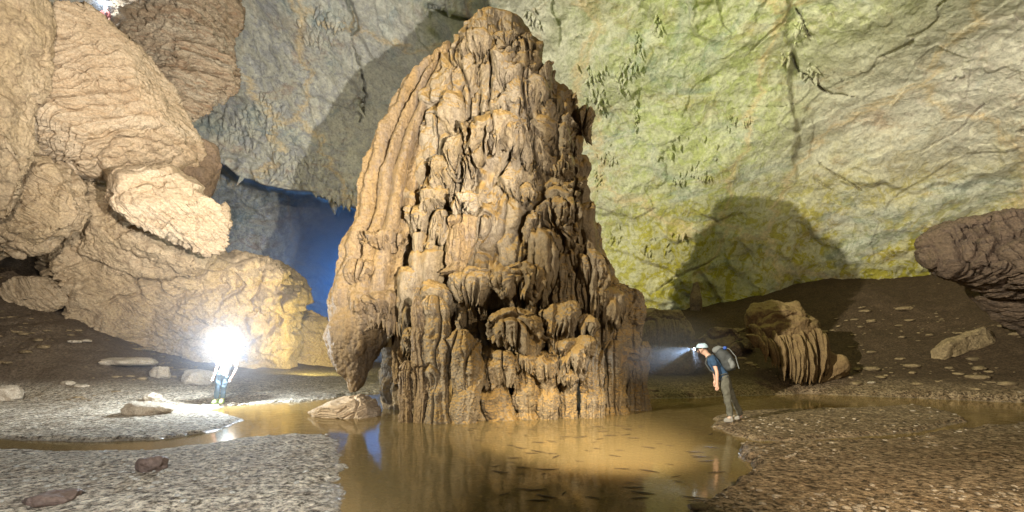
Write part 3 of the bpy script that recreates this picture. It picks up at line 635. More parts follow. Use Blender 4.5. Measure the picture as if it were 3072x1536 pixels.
rockthing('fluted_block', 'angular tan block with fine slanting flutes, resting below the pale giant boulder', 'boulder', M_bould,
    [d1(*p) for p in [(545, 990), (640, 920), (740, 870), (840, 850), (950, 910), (1030, 970), (1095, 1030), (1130, 1140), (1110, 1240), (1020, 1272), (850, 1190), (720, 1110), (620, 1050)]],
    18., 1.5, lambda P: lumps(P, .2, .5, 86)+st3(P)+plates(P, .6, .3, 87)+plates(P, 2, .07, 89)+.04*fbm(P*4, 3, 88), nth=420, nph=300, box=.6)
def mass_disp(s, a=1.):
    return lambda P: a*(lumps(P, .7, .22, s)+.5*(.55-worley(P*.42+.4*fbm(P*.6, 2, s)[..., None], s+1))+.32*(.5-worley(S3(P, 1.2, 1.2, 1.5)+.25*fbm(P*2, 2, s)[..., None], s+2))+.14*fbm(P*1.8, 5, s+3)+plates(P, .75, .38, s+6, (1, 1, 1.5))+plates(P, 2.2, .13, s+7, (1, 1, 1.5))+.05*(.5-worley(P*5, s+4))+strata((.6, 0, .7), 3.8, .09, .5, None, s+8)(P))
rockthing('rock_mass', 'broad tan mass of fused rubble sloping down behind the left headlamp wearer', 'rock mass', M_mass,
    [dd(*p) for p in [(20, 700), (60, 620), (140, 560), (210, 490), (300, 500), (420, 560), (520, 625), (600, 650), (680, 660), (740, 700), (760, 780), (740, 860), (720, 960), (600, 1000), (400, 980), (200, 900), (60, 820)]],
    22.5, 2.6, mass_disp(90), nth=620, nph=460, c=dd(390, 760), tilt=(.012, .0))
rockthing('rock_slope', 'shadowed tan rock slope filling the gaps behind the stacked boulders at the left', 'rock slope', M_mass,
    [dd(*p) for p in [(-200, 300), (100, 330), (300, 430), (500, 560), (600, 690), (620, 860), (400, 960), (200, 920), (-200, 860)]], 25.5, 2.0, mass_disp(125, .8), nth=420, nph=320, c=dd(200, 640), tilt=(.008, .0))
rockthing('rock_shelf', 'ragged tan rock shelf with a dark hollow beneath, low at the far left', 'rock', M_mass,
    [dd(*p) for p in [(-60, 380), (60, 380), (130, 420), (200, 480), (218, 530), (200, 570), (150, 610), (60, 650), (-60, 660)]], 17.8, 1.6, mass_disp(100, .75), nth=420, nph=300, c=dd(70, 520))
rockthing('rock_hump', 'sloping dusty tan rock hump between the ragged shelf and the fluted block', 'rock', M_mass,
    [dd(*p) for p in [(180, 470), (215, 450), (290, 480), (370, 530), (470, 590), (540, 640), (480, 700), (360, 700), (230, 640), (170, 560)]], 20.3, 1.6, mass_disp(105, .6), nth=360, nph=260)
rockthing('low_boulder', 'rounded boulder with fluted front at the top of the left mud slope', 'boulder', M_mass,
    [dd(*p) for p in [(20, 730), (60, 698), (110, 700), (155, 725), (165, 760), (110, 785), (60, 780)]], 19.6, .8, lambda P: lumps(P, .25, .7, 110)+strata((.8, 0, .5), 4, .10, .2, lambda Q: 1+0*Q[..., 0], 111)(P), nth=240, nph=160)
rockthing('ridge_boulder', 'knobby pale rock crest standing against the deep blue gap', 'rock', M_mass,
    [dd(*p) for p in [(560, 640), (620, 648), (660, 655), (700, 662), (745, 690), (785, 735), (788, 762), (740, 775), (680, 790), (600, 760)]], 25.5, 1.5, mass_disp(115, .5), nth=360, nph=260)
rockthing('yellow_rock', 'craggy rock face glowing yellow beside the left foot of the stalagmite', 'rock', M_mass,
    [dd(*p) for p in [(640, 780), (720, 760), (780, 765), (815, 795), (830, 850), (850, 920), (870, 1000), (760, 1010), (660, 1000), (620, 900)]], 26.5, 1.6, mass_disp(120, .6), nth=360, nph=300)
# small crest stones
for i, (X, Y_, w, hgt_) in enumerate([(585, 632, 16, 14), (640, 655, 18, 12), (688, 668, 20, 12), (720, 690, 14, 10), (530, 640, 14, 12), (775, 740, 12, 14)]):
    pass

# ------------------------------------------------------------------ right side
def hgt_f(x, y):
    px = x*F/y+CX
    a = np.interp(1/y, inv[::-1], np.arange(len(inv))[::-1]); b = np.interp(px, pxs, np.arange(len(pxs)))
    i, j = int(min(max(a, 0), len(inv)-2)), int(min(max(b, 0), len(pxs)-2)); u, v = a-i, b-j
    return (HH[i, j]*(1-u)+HH[i+1, j]*u)*(1-v)+(HH[i, j+1]*(1-u)+HH[i+1, j+1]*u)*v
def gY(X, Y_):
    """distance at which the ground is seen at a picture point"""
    px, py = dd(X, Y_)
    for Y in np.arange(3, 30, .04):
        if CH+(HY-py)/F*Y <= hgt_f((px-CX)/F*Y, Y): return Y
    return 20.
def curtain_form(name, label, mat, cap_out, Y, s, lines, cat='flowstone', T=.85, core=None, cuts=3):
    zb = min(at(*l[2:4], Y)[2] for l in lines)
    c = np.array(cap_out).mean(0); b = at(c[0], c[1], Y); rt = empty(name, (b[0], b[1], zb), label, cat)
    mb = MB(); blob(mb, cap_out, Y, T, 300, 200, lambda P: lumps(P, .25, .9, s)+.16*(.5-worley(P*1.8, s+1))+.05*(.5-worley(P*6, s+2)), cuts=cuts, flat=.9); mb.build('cap', mat, rt)
    if core:
        mb = MB(); blob(mb, core, Y+.2, .75, 200, 140, lambda P: lumps(P, .2, .9, s+7)+strata((.9, 0, .3), 4.5, .10, .3, None, s+8)(P)); mb.build('core', mat, rt)
    rr = np.random.RandomState(s)
    for (ax, ay, bx, by, wd, dy) in lines:
        A = np.array(at(ax, ay, Y+dy)); B = np.array(at(bx, by, Y+dy+.1)); nz, nt_ = 60, 22
        t = np.linspace(0, 1, nz); th = np.linspace(0, 2*math.pi, nt_, endpoint=False)
        prof = np.interp(t, [0, .05, .35, .75, 1], [.75, 1, .9, .6, .08])*wd/F*Y*(1+.18*vn(np.stack([t*6+s, 0*t, 0*t+ax], -1), s))
        cen = A[None]+(B-A)[None]*t[:, None]; cen[:, 1] += -.15*np.sin(t*3.14)-.25*t
        P = cen[:, None]+np.stack([prof[:, None]*np.cos(th), 3.2*prof[:, None]*np.sin(th), 0*prof[:, None]+0*th], -1)
        mb = MB(); mb.grid(P+.012*fbm(P*6, 2, s)[..., None], True); mb.build('curtain_fold', mat, rt)
    return rt
ln = []
rr = np.random.RandomState(4)
for k in range(38):
    u = k/37; a = dd(1880+190*u+rr.randn()*3, 812+18*math.sin(u*3)+rr.rand()*34); e = dd(1895+u*175+rr.randn()*5, 868+math.sin(min(1, u*1.15)*2.0)*95+rr.randn()*8)
    ln.append((*a, *e, 1.1+1.3*rr.rand(), -.55-.25*math.sin(u*3)+.1*rr.randn()))
for k in range(18):
    u = k/17; a = dd(1965+75*u+rr.randn()*3, 880+rr.rand()*20); e = dd(1985+u*70+rr.randn()*4, 955+rr.randn()*8)
    ln.append((*a, *e, 1.1+1.*rr.rand(), -.5))
curtain_form('draped_flowstone', 'ochre flowstone mound with long hanging curtain folds on the right mud slope', M_curt,
    [dd(*p) for p in [(1870, 790), (1885, 765), (1930, 755), (2000, 762), (2025, 785), (2045, 810), (2060, 850), (2080, 890), (2040, 905), (1960, 890), (1900, 860), (1868, 830)]], gY(1990, 962)+.3, 130, ln, cuts=0, core=[dd(*p) for p in [(1878, 820), (1970, 800), (2060, 840), (2088, 895), (2050, 945), (1990, 945), (1930, 895)]])
rockthing('ochre_boulder', 'rough ochre boulder at the right foot of the draped flowstone mound', 'boulder', M_curt,
    [dd(*p) for p in [(1990, 900), (2050, 885), (2095, 890), (2118, 915), (2112, 945), (2070, 962), (2010, 965), (1985, 940)]], gY(2050, 960)+.4, .9, lambda P: lumps(P, .25, .9, 140)+.2*(.5-worley(P*1.7, 141)), nth=240, nph=170)
ln = []
for k in range(30):
    u = k/29; a = dd(1602+125*u, 800+25*math.sin(u*3.1)*-1+20+rr.rand()*8); e = dd(1600+u*128, 880-10*u+rr.randn()*6); ln.append((*a, *e, 1.2+rr.rand(), -.4))
curtain_form('fringed_flowstone', 'dark brown flowstone mound fringed with short folds, between stalagmite and lit headlamp', M_dark,
    [dd(*p) for p in [(1585, 840), (1600, 790), (1640, 775), (1700, 785), (1735, 820), (1740, 855), (1680, 860), (1620, 862)]], gY(1670, 895)+.2, 150, ln)
rockthing('dim_mound', 'wide low brown mound running behind the bending person toward the draped flowstone', 'rock', M_dark,
    [dd(*p) for p in [(1745, 860), (1780, 825), (1840, 820), (1890, 830), (1905, 860), (1880, 900), (1820, 905), (1770, 895)]], gY(1830, 900)+.6, 1.0, lambda P: lumps(P, .4, .6, 155)+.15*(.5-worley(P*1.8, 156)))
rockthing('tawny_rock', 'reddish brown rock pile lit by the beam of the bending person', 'rock', M_purp,
    [dd(*p) for p in [(1620, 900), (1660, 880), (1730, 872), (1780, 885), (1775, 915), (1720, 940), (1650, 945), (1620, 930)]], gY(1700, 943)+.3, .6, lambda P: lumps(P, .3, .9, 157)+.25*(.5-worley(P*2.2, 158)))
rockthing('small_stalagmite', 'stubby brown stalagmite in the dark slope under the wall shadow', 'stalagmite', M_dark,
    [dd(*p) for p in [(1738, 790), (1738, 745), (1745, 712), (1752, 710), (1760, 745), (1768, 790)]], gY(1750, 788)+.3, .5, lambda P: lumps(P, .15, 1.2, 159))
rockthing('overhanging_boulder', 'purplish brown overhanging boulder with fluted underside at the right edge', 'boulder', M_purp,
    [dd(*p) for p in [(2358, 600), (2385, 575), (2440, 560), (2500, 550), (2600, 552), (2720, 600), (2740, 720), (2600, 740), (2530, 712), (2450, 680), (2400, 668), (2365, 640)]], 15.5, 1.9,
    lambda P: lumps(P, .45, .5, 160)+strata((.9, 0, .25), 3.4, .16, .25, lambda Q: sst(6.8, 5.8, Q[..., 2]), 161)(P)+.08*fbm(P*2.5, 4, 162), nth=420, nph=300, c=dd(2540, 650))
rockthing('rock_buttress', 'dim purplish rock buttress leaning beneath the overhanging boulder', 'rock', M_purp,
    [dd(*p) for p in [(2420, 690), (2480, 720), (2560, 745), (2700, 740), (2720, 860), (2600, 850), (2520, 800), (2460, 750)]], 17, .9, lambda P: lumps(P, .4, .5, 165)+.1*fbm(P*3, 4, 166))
rockthing('tilted_slab', 'long ochre slab lying tilted on the brown mud slope at the right', 'rock slab', M_slab,
    [dd(*p) for p in [(2348, 885), (2380, 862), (2420, 842), (2465, 822), (2490, 822), (2508, 842), (2500, 862), (2455, 872), (2410, 890), (2368, 908), (2350, 905)]], gY(2420, 893)+.15, .5,
    lambda P: lumps(P, .14, 1., 170)+.05*fbm(P*4, 4, 171)+facet(P, .15, 1.3, 172), box=.55, nth=300, nph=180)
rockthing('pool_boulder', 'flat ridged tan boulder in the pool at the left foot of the stalagmite', 'boulder', M_bould,
    [dd(*p) for p in [(762, 1040), (800, 1020), (850, 1003), (905, 995), (935, 1010), (955, 1035), (950, 1060), (880, 1080), (800, 1072)]], 11.4, .75,
    lambda P: lumps(P, .12, 1.1, 175)+strata((-.2, .2, .95), 6, .06, .3, lambda Q: 1+0*Q[..., 0], 176)(P), nth=300, nph=200, tilt=(0, -.02))

def stone(label, X, Y_, hw, hh, mat, s, group=None, name='stone', flat=.8, out=None, cat='stone', depth=None):
    px, pb = dd(X, Y_); 
    x, y = gnd(px, max(pb, 362)) if depth is None else ((px-CX)/F*depth, depth)
    if depth is None:
        # march along the view ray to the ground
        for Yt in np.arange(3, 26, .03):
            if CH+(HY-pb)/F*Yt <= hgt_f((px-CX)/F*Yt, Yt): break
        x, y = (px-CX)/F*Yt, Yt
    z = hgt_f(x, y); w = hw*.3975/F*y; h = hh*.3975/F*y
    th = np.linspace(0, 2*math.pi, 60, endpoint=False); ph = np.linspace(0, math.pi, 36)
    rr_ = np.random.RandomState(s)
    P = np.stack([np.sin(ph)[:, None]**.7*np.cos(th)*w, np.sin(ph)[:, None]**.7*np.sin(th)*w*flat, np.cos(ph)[:, None]*h*.5+0*th], -1)
    q = P/max(w, 1e-3)
    k = 1+.55*(worley(q*1.3+s*3.7, s)-.5)+.16*fbm(q*3+s, 3, s)
    P = P*k[..., None]; P = P+np.array([x, y+w*flat*.4, z+h*.30])
    mb = MB(); mb.grid(P, True); o = mb.build(name, mat); recenter(o); return tag(o, label, cat, group)
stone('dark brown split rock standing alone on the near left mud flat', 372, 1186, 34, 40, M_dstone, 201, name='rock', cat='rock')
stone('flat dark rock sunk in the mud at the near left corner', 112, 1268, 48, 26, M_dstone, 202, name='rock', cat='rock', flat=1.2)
stone('small purple grey stone at the edge of the narrow stream', 216, 1128, 10, 10, M_lstone, 203)
stone('wedge shaped grey brown rock at the foot of the left mud slope', 358, 1042, 55, 34, M_lstone, 204, name='rock', cat='rock')
stone('small pale rock perched just behind the wedge shaped rock', 378, 1008, 22, 24, M_lstone, 205, name='rock', cat='rock')
stone('pale rock lump partly buried at the far left edge of the mud', 2, 1008, 32, 44, M_lstone, 206, name='rock', cat='rock')
stone('upright pale rock leaning out of the slope left of the headlamp wearer', 400, 950, 20, 34, M_lstone, 207, name='rock', cat='rock')
stone('large blurred pale rock just left of the headlamp wearer', 492, 965, 38, 42, M_lstone, 208, name='rock', cat='rock')
stone('long pale slab embedded in the middle of the left mud slope', 300, 918, 50, 22, M_lstone, 209, name='rock_slab', cat='rock slab', flat=1.3)
stone('small slab high on the left mud slope, left of a pair', 183, 862, 15, 8, M_lstone, 210)
stone('small slab high on the left mud slope, right of a pair', 212, 860, 13, 7, M_lstone, 211)
stone('bright little stone low on the left mud slope, left of a pair', 168, 968, 15, 11, M_lstone, 212)
stone('bright little stone low on the left mud slope, right of a pair', 200, 975, 17, 10, M_lstone, 213)
stone('low pale rock islet in the inlet, left of the ridged boulder', 708, 1050, 14, 9, M_lstone, 214, depth=12.6)
stone('flat pale rock islet touching the inlet near the ridged boulder', 735, 1048, 15, 8, M_lstone, 215, depth=12.8)
stone('pale pebble cluster in the pool in front of the stalagmite columns', 1255, 1092, 9, 6, M_lstone, 216, depth=9.1)
stone('dark round stone lying in the pool in the lower middle', 1450, 1228, 11, 9, M_dstone, 217, depth=6.1)
stone('tan pebble in the shallows left of the right mud flat', 1790, 1122, 8, 7, M_lstone, 218, depth=8.3)
stone('flat tan stone high on the right mud slope', 2268, 905, 12, 6, M_slab, 219)
stone('pale flat stone in the middle of the right mud slope', 2280, 780, 18, 10, M_slab, 220)
stone('small pale stone low on the right mud slope', 2195, 965, 10, 6, M_lstone, 221)
stone('tawny rock lump at the near end of the wet shoreline', 1760, 1282, 26, 14, M_slab, 222, name='rock', cat='rock')
rs4 = np.random.RandomState(21)
for k in range(46):
    X = 540+rs4.rand()*330; Y_ = 1016-.05*(X-540)+rs4.rand()*8
    s = 2+4*rs4.rand()
    stone('small rubble stone along the far shore of the left inlet', X, Y_, s, s*.8, M_lstone, 300+k, 'rubble along the inlet shore')
for k in range(60):
    X = 1840+rs4.rand()*720; Y_ = 1030+rs4.rand()*60
    if poly_sd(np.array([gnd(*dd(X, Y_))[0]]), np.array([gnd(*dd(X, Y_))[1]]), bankC)[0] < -.05: continue
    s = 1.5+2.5*rs4.rand(); stone('tiny tan pebble on the oval mud island at the right', X, Y_, s, s*.8, M_slab, 400+k, 'pebbles on the mud island', name='pebble', cat='pebble')
# loose gravel nobody could count
ng = 9000; rg_ = np.random.RandomState(77); ggx = []
ph = np.linspace(0, math.pi, 5); th = np.linspace(0, 2*math.pi, 7, endpoint=False)
T_ = np.stack([np.sin(ph)[:, None]*np.cos(th), np.sin(ph)[:, None]*np.sin(th), .6*np.cos(ph)[:, None]+0*th], -1)
mbA, mbB = MB(), MB()
yy_ = 1/(1/2.9+(1/15.-1/2.9)*rg_.rand(ng)**.8); pp_ = -60+1150*rg_.rand(ng); xx_ = (pp_-CX)/F*yy_; hh_ = height(xx_, yy_); cl_ = fbm(np.stack([xx_, yy_, 0*xx_], -1)*.9, 3, 78)
for k in range(ng):
    if hh_[k] < -.012 or hh_[k] > .3 or cl_[k] < -.25+.5*rg_.rand(): continue
    r = (.006+.026*rg_.rand()**4)*(.8+yy_[k]*.06); a = rg_.rand()*6.28; j = T_*(1+.4*(rg_.rand(5, 7, 1)-.5))*r*np.array([1+rg_.rand()*.7, 1, .8])
    ca, sa = math.cos(a), math.sin(a); j = np.stack([j[..., 0]*ca-j[..., 1]*sa, j[..., 0]*sa+j[..., 1]*ca, j[..., 2]], -1)
    (mbA if xx_[k] < 0 else mbB).grid(j+np.array([xx_[k], yy_[k], hh_[k]+r*.2]), True)
mbR = MB(); ph = np.linspace(0, math.pi, 8); th = np.linspace(0, 2*math.pi, 11, endpoint=False)
T2 = np.stack([np.sin(ph)[:, None]**.7*np.cos(th), np.sin(ph)[:, None]**.7*np.sin(th), .6*np.cos(ph)[:, None]+0*th], -1)
yR = 13+11*rg_.rand(1500); xR = (np.where(rg_.rand(1500) < .35, rg_.rand(1500)*230-20, 640+410*rg_.rand(1500))-CX)/F*yR; hR = height(xR, yR); cR = fbm(np.stack([xR, yR, 0*xR], -1)*.5, 3, 79)
for k in range(1500):
    if hR[k] < .12 or cR[k] < -.05+.3*rg_.rand(): continue
    r = .03+.17*rg_.rand()**5; a = rg_.rand()*6.28; j = T2*(1+.45*(rg_.rand(8, 11, 1)-.5))*r*np.array([1+rg_.rand(), 1, .7]); j[0] = j[0].mean(0); j[-1] = j[-1].mean(0)
    ca, sa = math.cos(a), math.sin(a); j = np.stack([j[..., 0]*ca-j[..., 1]*sa, j[..., 0]*sa+j[..., 1]*ca, j[..., 2]], -1)
    mbR.grid(j+np.array([xR[k], yR[k], hR[k]+r*.1]), True)
tag(mbR.build('rubble', M_slab), 'brown rubble half buried over the mud slopes', None, None, 'stuff')
M_gr = rock('gravel_grit', (.30, .24, .16), (.38, .32, .24), (.2, .15, .1), sc_=3); M_gl = rock('pale_gravel_grit', (.44, .41, .34), (.5, .47, .4), (.3, .27, .21), sc_=3)
tag(mbA.build('gravel', M_gl), 'pale grit scattered over the mud flats on the left', None, None, 'stuff')
tag(mbB.build('gravel', M_gr), 'brown grit scattered over the mud flats on the right', None, None, 'stuff')
# dark slivers in the shallow pool
def sliver_mesh():
    mb = MB(); t = np.linspace(-1, 1, 14); w = .16*(1-np.abs(t)**2.2)+.004
    cs = np.linspace(0, 2*math.pi, 8, endpoint=False)
    P = np.stack([t[:, None]+0*cs, .12*t[:, None]**2+w[:, None]*np.cos(cs), .05*np.sin(cs)*(1-np.abs(t[:, None])**2)+.05+.03*t[:, None]], -1); mb.grid(P, True)
    return mb.build('debris_sliver', M_leaf)
M_leaf = plain('sodden_leaf', (.05, .032, .018), .6, .2, 20)
first = None
for k in range(90):
    while True:
        X = 1180+rs4.rand()*640; Y_ = 1072+rs4.rand()**1.6*190
        if abs(X-1550) < 420-(Y_-1072)*.8+80: break
    x, y = gnd(*dd(X, Y_)); z = hgt_f(x, y)
    if z > -.02: continue
    if first is None: first = sliver_mesh(); o = first
    else: o = first.copy(); C.objects.link(o)
    s = .05+.075*rs4.rand()**1.5; o.location = (x, y, .004); o.scale = (s*1.3, s*.9, s*.8); o.rotation_euler = (0, 0, rs4.randn()*.45-.15+(math.pi if rs4.rand() < .5 else 0))
    tag(o, 'small dark sliver of debris in the shallow brown pool before the stalagmite', 'debris', 'dark slivers in the pool')

# ------------------------------------------------------------------ people
def skin(name, nodes, edges, mat, parent, sub=2, root_i=0):
    if name in ('shirt', 'trousers', 'backpack'): sub = 3
    me = bpy.data.meshes.new(name); me.from_pydata([n[:3] for n in nodes], edges, []); me.update()
    o = bpy.data.objects.new(name, me); C.objects.link(o); o.parent = parent
    m = o.modifiers.new('skin', 'SKIN'); m.use_smooth_shade = True
    if not me.skin_vertices: bpy.context.view_layer.objects.active = o
    if len(me.skin_vertices) == 0: me.skin_vertices_new() if hasattr(me, 'skin_vertices_new') else None
    if len(me.skin_vertices):
        sv = me.skin_vertices[0].data
        for i, n in enumerate(nodes):
            r = n[3]; sv[i].radius = (r, r) if not isinstance(r, tuple) else r
        sv[root_i].use_root = True
    s = o.modifiers.new('sub', 'SUBSURF'); s.levels = sub; s.render_levels = sub
    if name in ('shirt', 'trousers', 'backpack', 'top_lid', 'side_pocket', 'shoe'):
        tx = bpy.data.textures.get('folds') or bpy.data.textures.new('folds', 'CLOUDS'); tx.noise_scale = .09; tx.noise_depth = 2
        dm = o.modifiers.new('folds', 'DISPLACE'); dm.texture = tx; dm.strength = .022 if name == 'shoe' else .048; dm.mid_level = .5; dm.texture_coords = 'LOCAL'
    me.materials.append(mat); return o
def chain(pts, base=0): return [(base+i, base+i+1) for i in range(len(pts)-1)]
def ellip(name, c, r, mat, parent, n=24, cut=None, rot=None, nz=.0, s=0):
    ph = np.linspace(0, math.pi if cut is None else cut, n); th = np.linspace(0, 2*math.pi, n*2, endpoint=False)
    P = np.stack([np.sin(ph)[:, None]*np.cos(th), np.sin(ph)[:, None]*np.sin(th), np.cos(ph)[:, None]+0*th], -1)*np.array(r)
    if nz: P = P*(1+nz*fbm(P*8/max(r)*.3, 3, s))[..., None]
    if rot is not None: P = P@np.array(Matrix.Rotation(rot[0], 3, rot[1]).transposed())
    mb = MB(); mb.grid(P+np.array(c), True)
    sv = _loc.get(parent.name); _loc[parent.name] = (0, 0, 0); o = mb.build(name, mat, parent); _loc[parent.name] = sv or (0, 0, 0); return o
M_skin = plain('skin', (.55, .33, .24), .55, .4, 80, .1, var=.08)
M_lip = plain('lips', (.36, .15, .12), .5)
M_hair = plain('hair', (.06, .04, .03), .7)
M_navy = plain('navy_cloth', (.035, .07, .13), .9, .2, 90, .5)
M_white = plain('white_cloth', (.75, .75, .76), .9, .2, 90, .5)
M_trou = plain('muddy_khaki_cloth', (.105, .10, .078), .95, .1, 60, .8, var=.75)
M_jean = plain('blue_grey_cloth', (.11, .15, .19), .95, .1, 60, .6, var=.3)
M_shoe = plain('muddy_grey_shoe', (.24, .22, .19), .8)
M_lime = plain('lime_shoe', (.42, .55, .22), .6)
M_pack = plain('dark_grey_nylon', (.05, .053, .053), .7, .3, 40, .6, var=.4)
M_packg = plain('grey_nylon', (.15, .155, .15), .7, .3, 40, .6, var=.4)
M_blue = plain('blue_mat', (.03, .08, .35), .6)
M_helm = plain('pale_blue_helmet', (.45, .60, .70), .35, .5, 20, .1)
M_red = plain('red_cloth', (.45, .05, .03), .9)
M_strap = plain('black_strap', (.02, .02, .022), .7)
M_lamp = emit('lit_headlamp', (.85, .93, 1.), 40)
M_lamps = emit('lit_headlamp_small', (.8, .9, 1.), 9)
M_hous = plain('lamp_housing', (.03, .03, .035), .4)

def person(name, loc, rz, label, J, shirt, trousers, shoes, pack=False, lamp=M_lamps, lamp_r=.03, gr='cavers wearing lit headlamps'):
    rt = empty(name, loc, label, 'person', gr); _loc[rt.name] = (0, 0, 0); rt.rotation_euler = (0, 0, rz)
    g = lambda k: np.array(J[k], float)
    lerp = lambda a, b, t: a+(b-a)*t
    pel, chest, neck, head = g('pelvis'), g('chest'), g('neck'), g('head')
    fw = np.array(J.get('face', (-1, 0, -.15)), float); fw /= np.linalg.norm(fw)
    # continuous body
    nd = [(*pel, .085), (*lerp(pel, chest, .5), .09), (*chest, .11), (*lerp(chest, neck, .75), .075), (*neck, .052), (*lerp(neck, head, .45), .058), (*head, .088), (*(head+(head-neck)*.35), .066)]
    ed = chain(nd)
    nd.append((*(lerp(neck, head, .6)+fw*.055), .045)); ed.append((5, 8))           # jaw
    for sd in ('n', 'f'):
        sh, el, wr = g('sh_'+sd), g('el_'+sd), g('wr_'+sd); b = len(nd)
        nd += [(*sh, .055), (*lerp(sh, el, .5), .045), (*el, .038), (*lerp(el, wr, .4), .038), (*wr, .025)]; ed += [(2, b)]+[(b+i, b+i+1) for i in range(4)]
        d = wr-el; d /= np.linalg.norm(d); side = np.array(J.get('palm', (1, 0, 0)), float); pm = wr+d*.055
        b2 = len(nd); nd.append((*pm, (.032, .026))); ed.append((b+4, b2))
        for f_ in range(4):
            o_ = side*(f_-1.5)*.019; L_ = (.062, .072, .068, .052)[f_]; cu = np.array(J.get('curl', (-1, 0, 0)), float)*.018
            b3 = len(nd); nd += [(*(pm+o_+d*.035), .0095), (*(pm+o_+d*(.035+L_*.5)+cu*.3), .0088), (*(pm+o_+d*(.035+L_)+cu), .0075)]; ed += [(b2, b3), (b3, b3+1), (b3+1, b3+2)]
        b3 = len(nd); o_ = side*-.035; nd += [(*(pm-d*.02+o_*.8), .011), (*(pm+o_*1.25+d*.03), .0095)]; ed += [(b2, b3), (b3, b3+1)]
    for sd in ('n', 'f'):
        b = len(nd); nd += [(*g('hip_'+sd), .062), (*lerp(g('hip_'+sd), g('kn_'+sd), .5), .062), (*g('kn_'+sd), .055), (*lerp(g('kn_'+sd), g('an_'+sd), .4), .052), (*g('an_'+sd), .038), (*lerp(g('an_'+sd), g('toe_'+sd), .6), .032)]
        ed += [(0, b)]+[(b+i, b+i+1) for i in range(5)]
    skin('body', nd, ed, M_skin, rt)
    # shirt with sleeves
    nd = [(*lerp(pel, chest, -.12), .145), (*lerp(pel, chest, .16), .138), (*lerp(pel, chest, .5), .13), (*chest, .15), (*lerp(chest, neck, .6), .10)]; ed = chain(nd)
    for sd in ('n', 'f'):
        b = len(nd); sh, el = g('sh_'+sd), g('el_'+sd); e2 = lerp(sh, el, J.get('sleeve', .62)); nd += [(*sh, .076), (*lerp(sh, e2, .55), .068), (*e2, .062)]; ed += [(3, b), (b, b+1), (b+1, b+2)]
    skin('shirt', nd, ed, shirt, rt)
    nd = [(*lerp(pel, chest, .26), .135), (*pel, .172)]; ed = [(0, 1)]
    for sd in ('n', 'f'):
        b = len(nd); h, k, a = g('hip_'+sd), g('kn_'+sd), g('an_'+sd); nd += [(*h, .118), (*lerp(h, k, .5), .092), (*k, .070), (*lerp(k, a, .45), .070), (*lerp(k, a, .99), .066)]; ed += [(1, b)]+[(b+i, b+i+1) for i in range(4)]
    skin('trousers', nd, ed, trousers, rt, root_i=1)
    for sd in ('n', 'f'):
        a, t = g('an_'+sd), g('toe_'+sd); hl = a-(t-a)*np.array([.25, .25, 0])
        skin('shoe', [(a[0], a[1], a[2]+.02, .05), (*lerp(a, hl, 1.)[:2], t[2]+.02, .042), (*lerp(a, t, .5)[:2], t[2]+.03, .048), (*t[:2], t[2]+.012, .035)], [(0, 1), (0, 2), (2, 3), (1, 2)], shoes, rt, 2, 2)
    # face
    rgt = np.cross(fw, (0, 0, 1)); rgt /= np.linalg.norm(rgt); up = np.cross(rgt, fw)
    for s_ in (-1, 1):
        ellip('eye', head+fw*.083+rgt*.032*s_-up*.012, (.012, .012, .010), M_hair, rt, 8)
        ellip('ear', head+rgt*.088*s_-up*.02-fw*.0, (.018, .018, .03), M_skin, rt, 8)
    ellip('nose', head+fw*.10-up*.035, (.013, .013, .022), M_skin, rt, 8)
    ellip('mouth', head+fw*.084-up*.07, (.018, .018, .005), M_lip, rt, 8)
    ellip('hair', head-fw*.02-up*.005, (.098, .098, .10), M_hair, rt, 20, cut=1.7)
    tlt = math.atan2(-fw[2], -fw[0]) if abs(fw[0]) > .5 else 0
    h = ellip('helmet', head+up*.022-fw*.008, (.125, .112, .105), M_helm, rt, 24, cut=1.62)
    for q in (-.4, 0, .4): ellip('vent', head+up*.115+rgt*q*.12-fw*.02, (.05, .012, .016), M_strap, h, 10)
    lp = head+fw*.125+up*.035
    lo = ellip('headlamp', lp-fw*.012, (.036, .036, .032), M_hous, rt, 12); ellip('lens', lp+fw*.022, (lamp_r,)*3, lamp, lo, 16)
    skin('chin_strap', [(*(head+rgt*.10+up*.01), .007), (*(head+rgt*.075-up*.08+fw*.03), .007), (*(head-up*.105+fw*.055), .007), (*(head-rgt*.075-up*.08+fw*.03), .007), (*(head-rgt*.10+up*.01), .007)], [(0, 1), (1, 2), (2, 3), (3, 4)], M_strap, rt, 1)
    # belt and straps
    if pack:
        bk = lambda u, v, w=0: tuple(lerp(pel, chest, u)+np.array([v, w, v*.3]))
        axis = chest-pel; axis /= np.linalg.norm(axis); out = np.array([-axis[2], 0, axis[0]]); out = out if out[0] > 0 else -out
        B = lambda u, v, w: tuple(pel+axis*u+out*v+np.array([0, w, 0]))
        pk = skin('backpack', [(*B(.06, .22, 0), .12), (*B(.22, .25, 0), .155), (*B(.40, .25, 0), .16), (*B(.54, .22, 0), .13), (*B(.60, .18, 0), .09)], [(0, 1), (1, 2), (2, 3), (3, 4)], M_pack, rt)
        skin('top_lid', [(*B(.60, .10, 0), .07), (*B(.63, .20, 0), .085), (*B(.58, .32, 0), .06)], [(0, 1), (1, 2)], M_packg, pk)
        for w in (-.11, .11): skin('side_pocket', [(*B(.10, .26, w), .055), (*B(.22, .30, w), .065), (*B(.34, .30, w), .05)], [(0, 1), (1, 2)], M_packg, pk)
        skin('bedroll', [(*B(.56, .36, -.14), .042), (*B(.56, .36, 0), .045), (*B(.56, .36, .14), .042)], [(0, 1), (1, 2)], M_blue, pk)
        for w in (-.10, .0, .10): skin('lash_strap', [(*B(.62, .30, w), .010), (*B(.50, .42, w), .010), (*B(.30, .44, w), .010), (*B(.12, .38, w), .010), (*B(.04, .36, w*1.1), .009)], [(0, 1), (1, 2), (2, 3), (3, 4)], M_packg if w else M_strap, pk, 1)
